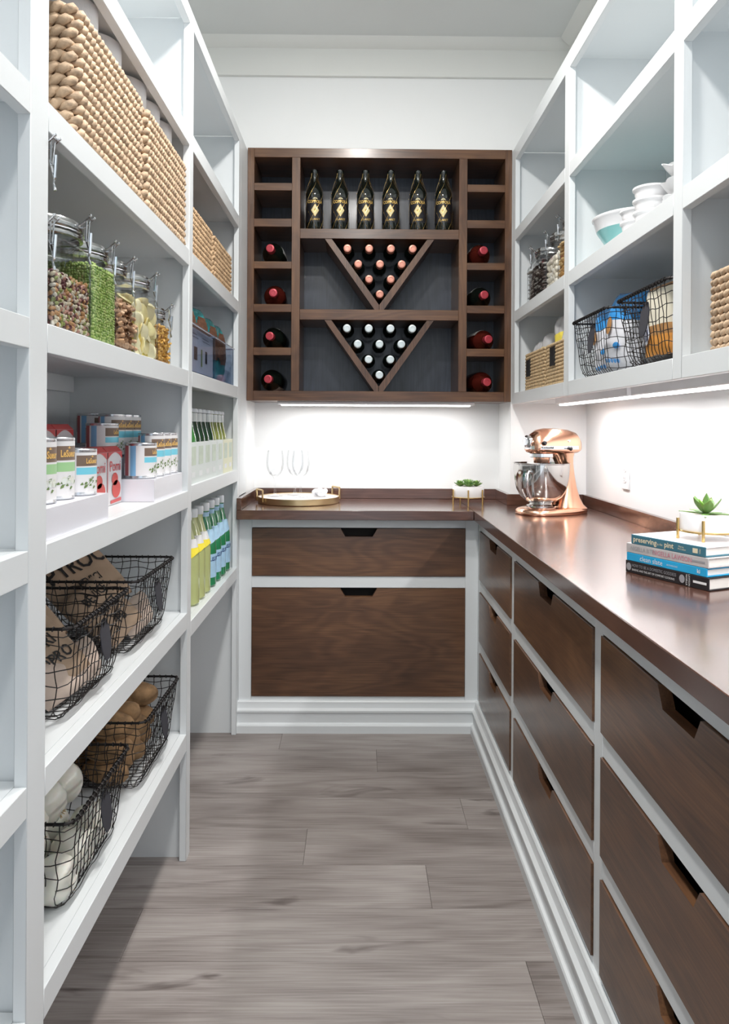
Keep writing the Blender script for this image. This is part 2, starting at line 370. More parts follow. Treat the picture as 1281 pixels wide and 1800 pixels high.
# ------------------------------------------------------------------ dimensions
XL = -0.487; XR = 0.67; XB = 0.50; XBACK = -0.835
YR = 3.23; YN = 3.50; YCAB = 3.05
ZC = 0.914; ZCEIL = 2.93

# ------------------------------------------------------------------ room shell
fl = struct(MB().box(-0.87, 1.02, -1.3, 3.5, -0.06, -0.014).build('floor', M['dark']))
rows = []
y = 3.061
ri = 0
joints = {0: [-0.30], 1: [0.078], 2: [-0.72], 3: [0.35], 4: [-0.15], 5: [0.2], 6: [-0.55], 7: [0.40]}
while y > -1.2:
    y0 = y-0.19
    js = [-0.87]+[j for j in joints.get(ri % 8, [0.0])]+[0.52]
    for a, b in zip(js[:-1], js[1:]):
        MB().cbox(a+0.0003, b-0.0003, y0+0.0003, y-0.0003, -0.014, 0.0, 0.0006).build('floor_plank', M['plank'], fl)
    y = y0; ri += 1
struct(MB().box(-0.90, 1.02, -1.3, 3.6, ZCEIL, ZCEIL+0.05).build('ceiling', M['ceil']))
wb = MB()
wb.box(-0.90, 1.02, YR, 3.60, 2.466, ZCEIL)             # above the rack
wb.box(-0.90, 1.02, YN, 3.60, 0.0, 2.466)               # back of the niche
wb.box(0.668, 1.02, YR, 3.5, 0.0, 2.466)                # right of the niche
wb.box(-0.90, XL-0.0205, 3.06, YR-0.001, 0.0, 2.466); wb.box(-0.90, XL, YR-0.001, 3.5, 0.0, 2.466)                # left of the niche
struct(wb.build('wall_back', M['wallp']))
struct(MB().box(-0.90, -0.85, -1.3, 3.23, 0, ZCEIL).build('wall_left', M['wallp']))
struct(MB().box(1.0, 1.05, -1.3, 3.23, 0, ZCEIL).build('wall_right', M['wallp']))
# crown moulding and frieze
cr = MB()
cr.box(-0.85, 1.0, YR-0.018, YR, 2.775, ZCEIL)
cr.prism([(YR-0.018, 2.893), (YR-0.026, 2.896), (YR-0.05, 2.915), (YR-0.06, 2.93), (YR-0.018, 2.93)], -0.85, 1.0, 'x')
struct(cr.build('trim_1', M['crown']))
cr = MB(); cr.box(0.905, 1.0, -1.3, YR-0.02, 2.775, ZCEIL)
cr.prism([(0.905, 2.893), (0.897, 2.896), (0.873, 2.915), (0.863, 2.93), (0.905, 2.93)], -1.3, YR-0.06, 'y')
struct(cr.build('trim_2', M['crown']))
# baseboards with a stepped profile, mitred at the corner
prof = [(0, 0), (0.034, 0), (0.034, 0.030), (0.031, 0.035), (0.024, 0.037), (0.022, 0.040), (0.022, 0.078), (0.027, 0.083), (0.027, 0.090), (0.017, 0.098), (0.012, 0.113), (0.012, 0.120), (0.008, 0.125), (0, 0.125)]
def base_run(name, back):
    mb = MB()
    if back: r0 = [(XL, YCAB-o, z) for o, z in prof]; r1 = [(XB-o, YCAB-o, z) for o, z in prof]
    else: r0 = [(XB-o, YCAB-o, z) for o, z in prof]; r1 = [(XB-o, -1.0, z) for o, z in prof]
    mb.loft([r0, r1]); struct(mb.build(name, M['paint'], ang=25))
base_run('baseboard_back', True); base_run('baseboard_right', False)

# ------------------------------------------------------------------ left shelving
def shelf_left():
    t = thing('shelving_unit', 'tall white built-in open shelving covering the left wall', 'shelving')
    P = M['paint']
    stiles = [(-0.62, -0.56, 0), (0.10, 0.16, 0), (1.10, 1.163, 0), (2.128, 2.174, 0), (3.0, 3.05, 0)]
    for a, b, z in stiles: MB().cbox(XL-0.02, XL, a, b, 0.0, 2.453, 0.0012).build('stile', P, t)
    MB().cbox(XL-0.02, XL, 3.051, YR-0.002, ZC+0.05, 2.453, 0.001).build('filler_stile', P, t)
    bays = [(-0.56, 0.10, 0), (0.16, 1.10, 0), (1.163, 2.128, 1), (2.174, 3.0, 2)]
    for a, b, k in bays:
        if k == 2: lev = [(2.408, 2.453), (2.056, 2.103), (1.711, 1.758), (1.366, 1.411), (1.028, 1.076), (0.632, 0.678)]
        else: lev = [(2.408, 2.453), (2.056, 2.103), (1.711, 1.757), (1.364, 1.410), (1.016, 1.064), (0.668, 0.714), (0.318, 0.366)]
        for z0, z1 in lev:
            MB().cbox(XL-0.02, XL, a+0.0003, b-0.0003, z0, z1, 0.001).build('rail', P, t)
            MB().box(XBACK, XL-0.0201, a-0.02, b+0.018, z1-0.02, z1-0.0001).build('shelf_board', P, t)
            if 1.3 < z0 < 1.4: MB().box(XBACK+0.002, XBACK+0.02, a+0.02, b-0.01 if k != 1 else b-0.0, z1-0.065, z1-0.0205).build('hanging_cleat', P, t)
    for yc in (-0.59, 0.13, 1.131, 2.152+0.007): MB().box(XBACK, XL-0.0205, yc-0.009, yc+0.011, 0.0, 2.433).build('divider_panel', P, t)
    MB().box(XBACK, XL-0.0205, 3.022, 3.045, 0.0, 2.433).build('divider_panel', P, t)
    MB().box(XBACK+0.01, XBACK+0.022, 1.17, 3.02, 0.0, 0.014).build('shoe_strip', P, t)
    MB().box(XBACK-0.012, XBACK-0.0004, -0.62, 3.05, 0.0, 2.45).build('back_panel', P, t)
    return t
shelf_left()

# ------------------------------------------------------------------ right upper shelving
def shelf_right():
    t = thing('cubby_shelving', 'white open cubby shelving hung on the right wall above the worktop', 'shelving')
    P = M['paint']
    stiles = [(-0.6, -0.54), (0.62, 0.672), (1.528, 1.572), (2.356, 2.408), (3.167, YR-0.002)]
    for a, b in stiles: MB().cbox(XR, XR+0.02, a, b, 1.355, 2.46, 0.0012).build('stile', P, t)
    bays = [(-0.54, 0.62), (0.672, 1.528), (1.572, 2.356), (2.408, 3.167)]
    for a, b in bays:
        for z0, z1 in [(2.404, 2.46), (2.054, 2.101), (1.706, 1.752), (1.355, 1.401)]:
            MB().cbox(XR, XR+0.02, a+0.0003, b-0.0003, z0, z1, 0.001).build('rail', P, t)
            MB().box(XR+0.0201, 0.985, a-0.02, b+0.018, z1-0.02, z1-0.0001).build('shelf_board', P, t)
    for yc in (-0.57, 0.646, 1.550, 2.383): MB().box(XR+0.0205, 0.985, yc-0.011, yc+0.009, 1.381, 2.44).build('divider_panel', P, t)
    MB().box(XR+0.0205, 0.985, 3.19, YR-0.002, 1.356, 2.44).build('divider_panel', P, t)
    MB().box(0.9855, 0.999, -0.6, YR-0.002, 1.36, 2.46).build('back_panel', P, t)
shelf_right()

# ------------------------------------------------------------------ base cabinets
def drawer(parent, mats, axis, a0, a1, z0, z1, face):
    """front panel with a trapezoid finger notch in its top edge; axis 'x' faces -Y, 'y' faces -X"""
    g = 0.002; c = (a0+a1)/2
    poly = [(a0+g, z0+g), (a1-g, z0+g), (a1-g, z1-g), (c+0.076, z1-g), (c+0.056, z1-0.036), (c-0.056, z1-0.036), (c-0.076, z1-g), (a0+g, z1-g)]
    r = bpy.data.objects.new('drawer', MB().prism(poly, face-0.005, face+0.016, 'y' if axis == 'x' else 'x').mesh('drawer', mats, smooth=False))
    C.objects.link(r); r.parent = parent
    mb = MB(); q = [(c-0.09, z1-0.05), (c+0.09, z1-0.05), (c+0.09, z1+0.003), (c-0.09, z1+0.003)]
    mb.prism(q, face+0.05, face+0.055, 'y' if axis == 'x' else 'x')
    mb.build('recess_shade_panel', M['dark'], r, smooth=False)  # dark sheet behind the notch, painted in place of its shade
    return r
def cab_back():
    t = thing('drawer_cabinet', 'white base cabinet with two wide dark walnut drawers facing the aisle end', 'cabinet')
    P = M['paint']
    def fr(n, x0, x1, z0, z1): MB().cbox(x0, x1, YCAB, YCAB+0.02, z0, z1, 0.0008).build(n, P, t)
    fr('stile', XL, -0.434, 0.0, 0.876); fr('stile', 0.447, XB, 0.0, 0.876)
    for z0, z1 in ((0.0, 0.14), (0.588, 0.635), (0.835, 0.876)): fr('rail', -0.4338, 0.4468, z0, z1)
    MB().box(-0.46, 0.49, YCAB+0.06, YCAB+0.44, 0.01, 0.875).build('carcass', M['dark'], t)  # body coloured near-black as the shade behind the drawer gaps
    a = drawer(t, M['wx'], 'x', -0.434, 0.447, 0.635, 0.835, YCAB); drawer(t, M['wx'], 'x', -0.434, 0.447, 0.14, 0.588, YCAB)
cab_back()
def cab_right():
    t = thing('drawer_cabinet', 'long white base cabinet with rows of dark walnut drawers below the right worktop', 'cabinet')
    P = M['paint']
    ys = [(-0.96, -0.91), (-0.10, -0.047), (0.72, 0.773), (1.4977, 1.549), (2.332, 2.385), (3.0, YCAB-0.0005)]
    for a, b in ys: MB().cbox(XB, XB+0.02, a, b, 0.0, 0.876, 0.0008).build('stile', P, t)
    for (a, b), (c, d) in zip(ys[:-1], ys[1:]):
        for z0, z1 in ((0.0, 0.14), (0.337, 0.382), (0.585, 0.632), (0.832, 0.876)):
            MB().cbox(XB, XB+0.02, b+0.0003, c-0.0003, z0, z1, 0.0008).build('rail', P, t)
        for z0, z1 in ((0.632, 0.832), (0.382, 0.585), (0.14, 0.337)): drawer(t, M['wy'], 'y', b, c, z0, z1, XB)
    MB().box(XB+0.06, 0.99, -0.96, 3.03, 0.01, 0.875).build('carcass', M['dark'], t)  # near-black colour stands for the shade inside the cabinet
cab_right()

# ------------------------------------------------------------------ worktop
def worktop():
    t = thing('worktop', 'glossy dark walnut L-shaped worktop with low upstand', 'worktop', (0, 0, 0.876))
    H = ZC-0.876
    MB().cbox(XL+0.001, 0.468, 2.972, YN-0.001, 0.0002, H, 0.0015).build('back_board', M['top_x'], t)
    MB().cbox(0.4685, 0.999, -1.1, YR-0.001, 0.0002, H, 0.0015).build('side_board', M['top_y'], t)
    MB().box(0.4685, 0.666, YR-0.0008, YN-0.001, 0.0002, H).build('corner_board', M['top_x'], t)
    u = H+0.0003; h = H+0.048
    MB().cbox(XL+0.001, XL+0.019, 2.975, YN-0.001, u, h, 0.001).build('upstand', M['top_y'], t)
    MB().cbox(XL+0.0195, 0.667, YN-0.019, YN-0.001, u, h, 0.001).build('upstand', M['top_x'], t)
    MB().cbox(0.649, 0.667, YR-0.0005, YN-0.0195, u, h, 0.001).build('upstand', M['top_y'], t)
    MB().cbox(0.649, 0.981, YR-0.019, YR-0.001, u, h, 0.001).build('upstand', M['top_x'], t)
    MB().cbox(0.9815, 0.999, -1.1, YR-0.001, u, h, 0.001).build('upstand', M['top_y'], t)
worktop()

# ------------------------------------------------------------------ wine rack
def wine_rack():
    t = thing('wine_rack', 'dark walnut wall wine rack with side cubbies and two V-shaped racks', 'wine rack')
    Y0, Y1 = YR-0.005, 3.485
    def bx(n, x0, x1, z0, z1, m='wx', y0=Y0, y1=Y1): MB().cbox(x0, x1, y0, y1, z0, z1, 0.0008).build(n, M[m], t)
    bx('side_board', XL+0.001, -0.457, 1.364, 2.465, 'wz'); bx('side_board', 0.637, 0.667, 1.364, 2.465, 'wz')
    bx('top_board', -0.4568, 0.6368, 2.4245, 2.465); bx('bottom_board', -0.4568, 0.6368, 1.364, 1.407)
    for a, b in ((-0.293, -0.257), (0.436, 0.472)): bx('upright', a, b, 1.4072, 2.4243, 'wz')
    for z0, z1 in ((2.280, 2.3124), (2.122, 2.1568), (1.9394, 1.9705), (1.7506, 1.784), (1.562, 1.5953)):
        bx('cubby_shelf', -0.4568, -0.2932, z0, z1); bx('cubby_shelf', 0.4722, 0.6368, z0, z1)
    bx('centre_shelf', -0.2568, 0.4358, 2.072, 2.1146); bx('centre_shelf', -0.2568, 0.4358, 1.718, 1.763)
    for zt, zb in ((2.0718, 1.7632), (1.7178, 1.4072)):
        for s in (-1, 1):
            cx = 0.0895
            # strip from outer top to apex
            p = [(cx+s*0.239, zt), (cx+s*0.209, zt), (cx+s*0.001, zb+0.022), (cx+s*0.001, zb), (cx+s*0.020, zb)]
            MB().prism([(a, b) for a, b in p], Y0+0.004, Y1, 'y').build('v_board', M['wz'], t, smooth=False)
    MB().box(-0.47, 0.65, Y1+0.0003, YN-0.002, 1.37, 2.46).build('back_panel', M['rack_back'], t)
wine_rack()

# bottle along local +Z; origin at base
def bottle_prof(r, h, neck=0.0145, shoulder=0.60, base=0.0):
    hs = h*shoulder
    return [(0.0, 0.002), (r*0.85, 0.0), (r, 0.006), (r, hs), (r*0.93, hs+0.018), (r*0.62, hs+0.04), (neck*1.15, hs+0.062), (neck, hs+0.078), (neck, h-0.002), (neck*0.9, h), (0, h)]
def wine_lying(glass, foil, r, h, capr, label_side=None):
    t = thing('wine_bottle', 'x', 'bottle')
    p = [(0.0, 0.004), (r*0.8, 0.0), (r, 0.008), (r, h*0.60), (r*0.9, h*0.68), (r*0.5, h*0.76), (capr*0.92, h*0.82), (capr*0.92, h*0.86)]
    MB().lathe(p, 28, cap=False).build('glass_body', glass, t)
    MB().lathe([(capr*0.98, h*0.84), (capr, h*0.97), (capr*0.95, h*0.995), (capr*0.8, h), (capr*0.45, h*0.998), (capr*0.4, h*0.994), (0, h*0.994)], 20).build('foil_cap', foil, t)
    if label_side is not None:
        mb = MB(); n = 14; a0, a1 = label_side; vv = []; ff = []
        for i in range(n+1):
            a = a0+(a1-a0)*i/n
            for z_ in (h*0.12, h*0.58): vv.append(((r+0.0006)*math.cos(a), (r+0.0006)*math.sin(a), z_))
            # fold over shoulder so that the label edge shows from the neck end
            vv.append(((r*0.94+0.0012)*math.cos(a), (r*0.94+0.0012)*math.sin(a), h*0.665))
        for i in range(n): ff += [(3*i, 3*i+3, 3*i+4, 3*i+1), (3*i+1, 3*i+4, 3*i+5, 3*i+2)]
        mb.add(vv, ff); mb.build('paper_label', M['labelwht'], t)
    return t
def aim(o, base, tip):
    d = Vector(tip)-Vector(base); q = d.to_track_quat('Z', 'Y'); o.rotation_mode = 'XYZ'; o.location = base; o.rotation_euler = q.to_euler()
ordn = ['first', 'second', 'third', 'fourth', 'fifth', 'sixth', 'seventh', 'eighth']
rown = ['top', 'second', 'third', 'lowest']
for zr, foil, vname, fname in (([2.034, 1.966, 1.90, 1.834], 'foilcop', 'upper', 'copper'), ([1.684, 1.6155, 1.548, 1.480], 'foilsil', 'lower', 'pale silver')):
    proto = None
    for r_, cnt in enumerate((4, 3, 2, 1)):
        for i in range(cnt):
            x = 0.0925+(i-(cnt-1)/2)*0.0955; z = zr[r_]
            if proto is None: b = proto = wine_lying(M['wineglass'], M[foil], 0.031, 0.245, 0.0175)
            else: b = dup(proto)
            aim(b, (x, 3.483, z), (x, 3.238, z))
            pos = 'alone at the point of the V' if cnt == 1 else '%s from left in the %s row' % (ordn[i], rown[r_])
            b['label'] = '%s-capped wine bottle in the %s V rack, %s' % (fname, vname, pos)
            b['group'] = '%s-capped bottles in the %s V rack' % (fname, vname)
cub = [(-0.389, 2.032, -0.380, 2.1, 0, (0.0, 1.2)), (-0.3745, 1.837, -0.381, 1.95, 1, (0.5, 1.7)), (-0.389, 1.648, -0.372, 1.76, 0, (0.9, 2.2)), (-0.395, 1.459, -0.381, 1.57, 0, (3.6, 5.6))]
cub_r = [(0.548, 2.030, 0.533, 0, 1, (1.5, 2.8)), (0.552, 1.835, 0.538, 0, 0, (1.5, 2.6)), (0.571, 1.640, 0.545, 0, 1, (1.5, 2.6)), (0.566, 1.452, 0.541, 0, 1, (5.2, 6.2))]
shelfz = [1.9705, 1.784, 1.5953, 1.407]
lab = {('left', 0): 'dark magnum with red cap in the left third cubby down', ('left', 1): 'amber-red magnum with red cap in the left fourth cubby down',
       ('left', 2): 'dark magnum with red cap in the left fifth cubby down', ('left', 3): 'dark magnum with red cap in the bottom left cubby',
       ('right', 0): 'reddish magnum with red cap in the right third cubby down', ('right', 1): 'dark magnum with red cap in the right fourth cubby down',
       ('right', 2): 'reddish magnum with red cap in the right fifth cubby down', ('right', 3): 'reddish magnum with red cap in the bottom right cubby'}
for side, L in (('left', cub), ('right', cub_r)):
    for i, (cx, cz, bx_, _, red, la) in enumerate(L):
        b = wine_lying(M['redwine'] if red else M['wineglass'], M['foilred'], 0.049, 0.240, 0.0185, la)
        zb = shelfz[i]+0.0495
        aim(b, (bx_, 3.480, zb), (cx, 3.244, cz))
        b['label'] = lab[(side, i)]; b['group'] = 'red-capped magnums in the side cubbies'

# six netted claret bottles
def claret():
    t = thing('netted_wine_bottle', 'x', 'bottle')
    r, h = 0.038, 0.283
    prof = [(0.0, 0.003), (r*0.88, 0.0), (r, 0.006), (r, 0.165), (r*0.97, 0.182), (r*0.75, 0.203), (0.018, 0.222), (0.0145, 0.238), (0.0145, 0.268), (0.016, 0.27), (0.016, h), (0, h)]
    MB().lathe(prof, 32).build('glass_body', M['wineglass'], t)
    def wr(r_, zc, a0=-PI/2):
        return lambda x, y: ((r_)*math.cos(a0+x/r_), (r_)*math.sin(a0+x/r_), zc+y)
    lb = MB(); vv = []; n = 22
    for i in range(n+1):
        a = -PI/2+R(-85+170*i/n)
        for z_ in (0.045, 0.155): vv.append(((r+0.0005)*math.cos(a), (r+0.0005)*math.sin(a), z_))
    lb.add(vv, [(2*i, 2*i+2, 2*i+3, 2*i+1) for i in range(n)]); lo = lb.build('black_label', M['labelblk'], t)
    pr = MB(); rr = r+0.0011
    text(pr, 'COPPOLA', 0.0185, wr(rr, 0.134), 0, 0.03, 0.86)
    text(pr, 'CLARET', 0.0125, wr(rr, 0.056), 0, 0.0, 1.0)
    f = wr(rr, 0.096)
    def dia(wx, wz, mi, rad):
        g = wr(rad, 0.096); m_ = 8; pts = []
        for i in range(m_+1): 
            x = -wx+2*wx*i/m_; hh = wz*(1-abs(x)/wx)
            pts.append(g(x, hh)); pts.append(g(x, -hh))
        pr.add(pts, [(2*i, 2*i+2, 2*i+3, 2*i+1) for i in range(m_)], mi)
    dia(0.0185, 0.028, 0, rr); dia(0.0165, 0.0255, 1, rr+0.0004)
    g = wr(rr+0.0009, 0.096)
    ring = [g(0.0075*math.cos(a*PI/8), 0.0075*math.sin(a*PI/8)) for a in range(16)]; pr.add(ring, [tuple(range(16))], 0)
    text(pr, 'C', 0.012, wr(rr+0.0013, 0.0955), 2, 0.02)
    # small arc above the name
    arc = [];
    for i in range(9):
        x = -0.012+0.024*i/8; arc.append(wr(rr, 0)(x, 0.146)); arc.append(wr(rr, 0)(x, 0.146+0.007*math.cos(x/0.012*PI/2)))
    pr.add(arc, [(2*i, 2*i+2, 2*i+3, 2*i+1) for i in range(8)], 1)
    pr.build('gold_label_print', [M['goldprint'], M['goldpale'], M['labelblk']], lo, smooth=False)
    net = MB()
    def rad(z):
        for (r0, z0), (r1, z1) in zip(prof[2:], prof[3:]):
            if z0 <= z <= z1 and z1 > z0: return r0+(r1-r0)*(z-z0)/(z1-z0)
        return 0.016
    for s in (-1, 1):
        for k in range(4):
            pts = []
            for i in range(40):
                z = 0.006+(0.262)*i/39; a = k*PI/2+0.4+s*z*13
                q = max(rad(z)*1.03+0.0022, 0.0)
                if z > 0.19: q = max(q, 0.037-(z-0.19)*0.32)
                pts.append((q*math.cos(a), q*math.sin(a), z))
            net.tube(pts, 0.00055, 4)
    for i in range(34):
        z = 0.01+random.random()*0.24; s = random.choice((-1, 1)); a = random.randrange(4)*PI/2+0.4+s*z*13; q = rad(z)+0.004
        net.ell((q*math.cos(a), q*math.sin(a), z), 0.0017, 0.0017, 0.0022, 5, 4)
    net.build('gold_wire_net', M['brass'], t)
    return t
proto = None
for i, px in enumerate((550, 595, 640, 684.7, 733, 778)):
    x = (px-629)*3.30/1300.0
    b = proto = claret() if proto is None else proto
    if i: b = dup(proto)
    b.location = (x, 3.315, 2.1148)
    b.rotation_euler = (0, 0, -math.atan2(x, 3.3)+R(random.uniform(-6, 6)))
    b['label'] = 'gold-netted black claret bottle on the rack\'s top shelf, %s from the left' % ordn[i]; b['group'] = 'netted claret bottles on the top of the rack'

# strip lights
def strip(label, x0, x1, y0, y1, z0, z1, lens):
    t = thing('strip_light', label, 'light', ((x0+x1)/2, (y0+y1)/2, z1))
    c = Vector(t.location)
    MB().cbox(x0-c.x, x1-c.x, y0-c.y, y1-c.y, z0-c.z, z1-c.z, 0.002).build('housing', M['ledhouse'], t)
    a0, a1, b0, b1 = lens
    MB().cbox(a0-c.x, a1-c.x, b0-c.y, b1-c.y, z0-0.006-c.z, z0-0.0002-c.z, 0.002).build('diffuser', M['led'], t)
strip('thin lit strip light under the wine rack', -0.36, 0.52, 3.29, 3.37, 1.351, 1.3635, (-0.345, 0.505, 3.318, 3.342))
strip('lit strip light under the right shelves above the mixer', 0.80, 0.875, 2.20, 3.0, 1.348, 1.3805, (0.815, 0.845, 2.205, 2.995))
strip('lit strip light under the right shelves above the books', 0.80, 0.875, 0.65, 2.165, 1.348, 1.3805, (0.815, 0.845, 0.66, 2.16))

# ------------------------------------------------------------------ woven baskets
def rrect(sx, sy, rc, n=5):
    pts = []
    for cx, cy, a0 in ((sx/2-rc, sy/2-rc, 0), (-sx/2+rc, sy/2-rc, 90), (-sx/2+rc, -sy/2+rc, 180), (sx/2-rc, -sy/2+rc, 270)):
        for i in range(n+1):
            a = R(a0+90*i/n); pts.append((cx+rc*math.cos(a), cy+rc*math.sin(a)))
    return pts
def resample(pts, N):
    P = [Vector((a, b, 0)) for a, b in pts]; P.append(P[0]); L = [0]
    for a, b in zip(P[:-1], P[1:]): L.append(L[-1]+(b-a).length)
    out = []; j = 0
    for i in range(N):
        s = L[-1]*i/N
        while L[j+1] < s: j += 1
        t = (s-L[j])/(L[j+1]-L[j]); p = P[j].lerp(P[j+1], t); d = (P[j+1]-P[j]).normalized()
        out.append((p, Vector((d.y, -d.x, 0)), s))
    return out, L[-1]
_bk = {}
def braid_mesh(sx, sy, hr, pitch, m, phase):
    key = (sx, sy, hr, pitch, m.name, phase)
    if key in _bk: return _bk[key]
    mb = MB(); base = rrect(sx-hr*0.9, sy-hr*0.9, 0.018)
    _, L = resample(base, 8); tw = max(4, round(L/pitch)); N = tw*7
    pts, L = resample(base, N)
    rnd = random.Random(int(phase*100)+3)
    for st in (0, PI):
        path = []; rs = []
        for i, (p, nrm, s) in enumerate(pts):
            th = 2*PI*tw*s/L+st+phase
            a = hr*0.27
            path.append(p+nrm*(a*math.cos(th)*1.15)+Vector((0, 0, a*math.sin(th))))
            rs.append(hr*(0.33+0.09*math.cos(th)+rnd.uniform(-0.02, 0.02)))
        mb.tube(path, 0, 6, closed=True, rs=rs)
    me = mb.mesh('braid_row', m, ang=80); _bk[key] = me; return me
def woven(label, loc, sx, sy, h, rows, pitch=0.042, m='weave', group=None, tagx=None, yaw=0):
    t = thing('woven_basket', label, 'basket', loc, (0, 0, yaw), group)
    hr = h/(rows-0.15)
    for k in range(rows):
        me = braid_mesh(sx, sy, hr, pitch, M[m], 0.0 if k % 2 else 1.9)
        put('braid_row', me, t, (0, 0, hr*(k+0.5)), (0, 0, PI if k % 4 > 1 else 0))
    e = hr*1.05
    li = MB(); li.box(-sx/2+e, sx/2-e, -sy/2+e, sy/2-e, 0.002, 0.006)
    for a in ((-sx/2+e*0.8, -sx/2+e, -sy/2+e*0.8, sy/2-e*0.8), (sx/2-e, sx/2-e*0.8, -sy/2+e*0.8, sy/2-e*0.8), (-sx/2+e, sx/2-e, -sy/2+e*0.8, -sy/2+e), (-sx/2+e, sx/2-e, sy/2-e, sy/2-e*0.8)):
        li.box(*a, 0.002, h*0.97)
    li.build('inner_weave', M['liner'], t)
    if tagx is not None:
        ty, tz, s = tagx
        MB().cbox(s*(sx/2+0.001), s*(sx/2+0.005), ty-0.0275, ty+0.0275, tz-0.033, tz+0.033, 0.0015).build('name_tag', M['blacktag'], t)
    return t
woven('tall seagrass basket on the upper left shelf, the one nearer the camera', (-0.642, 1.490, 1.7575), 0.30, 0.405, 0.228, 11, 0.040, 'weave2', 'braided baskets on the left shelves')
woven('tall seagrass basket on the upper left shelf, against the second post', (-0.642, 1.908, 1.7575), 0.30, 0.41, 0.228, 11, 0.036, 'weave2', 'braided baskets on the left shelves')
woven('low seagrass basket in the far left bay, beside the second post', (-0.65, 2.364, 1.7585), 0.30, 0.355, 0.152, 9, 0.036, 'weave', 'braided baskets on the left shelves')
woven('low seagrass basket in the far left bay, nearest the wine rack', (-0.65, 2.735, 1.7585), 0.30, 0.365, 0.152, 9, 0.036, 'weave', 'braided baskets on the left shelves')
woven('small woven basket with black tag nearest the wine rack on the right', (0.84, 2.918, 1.4015), 0.29, 0.335, 0.152, 12, 0.026, 'weave3', 'tagged baskets on the right shelf', (0.085, 0.092, -1))
woven('small woven basket with black tag beside the wire baskets', (0.84, 2.585, 1.4015), 0.29, 0.315, 0.152, 12, 0.026, 'weave3', 'tagged baskets on the right shelf', (0.045, 0.105, -1))
woven('chunky braided basket on the right shelf cut by the frame edge', (0.845, 1.26, 1.4015), 0.28, 0.46, 0.160, 11, 0.042, 'weave2')

# paper towel rolls standing in the upper baskets
proto = None
for i, y_ in enumerate((1.453, 1.597, 1.785, 1.908, 2.031)):
    if proto is None:
        t = proto = thing('paper_towel_roll', 'x', 'paper towel')
        rr = 0.0585; vv = []
        MB().lathe([(0.021, 0.0), (rr-0.002, 0.0), (rr, 0.002), (rr, 0.301), (rr-0.003, 0.304), (0.021, 0.304), (0.021, 0.0)], 40, cap=False).build('paper_wind', M['towel'], t)
        MB().lathe([(0.0205, 0.0), (0.0205, 0.305), (0.019, 0.305), (0.019, 0.0)], 24, cap=False).build('card_core', M['card'], t)
        b = t
    else: b = dup(proto)
    b.location = (-0.5745, y_, 1.768)
    b['label'] = 'white paper towel roll standing in the upper left basket, %s from the camera' % ordn[i]; b['group'] = 'paper towel rolls'

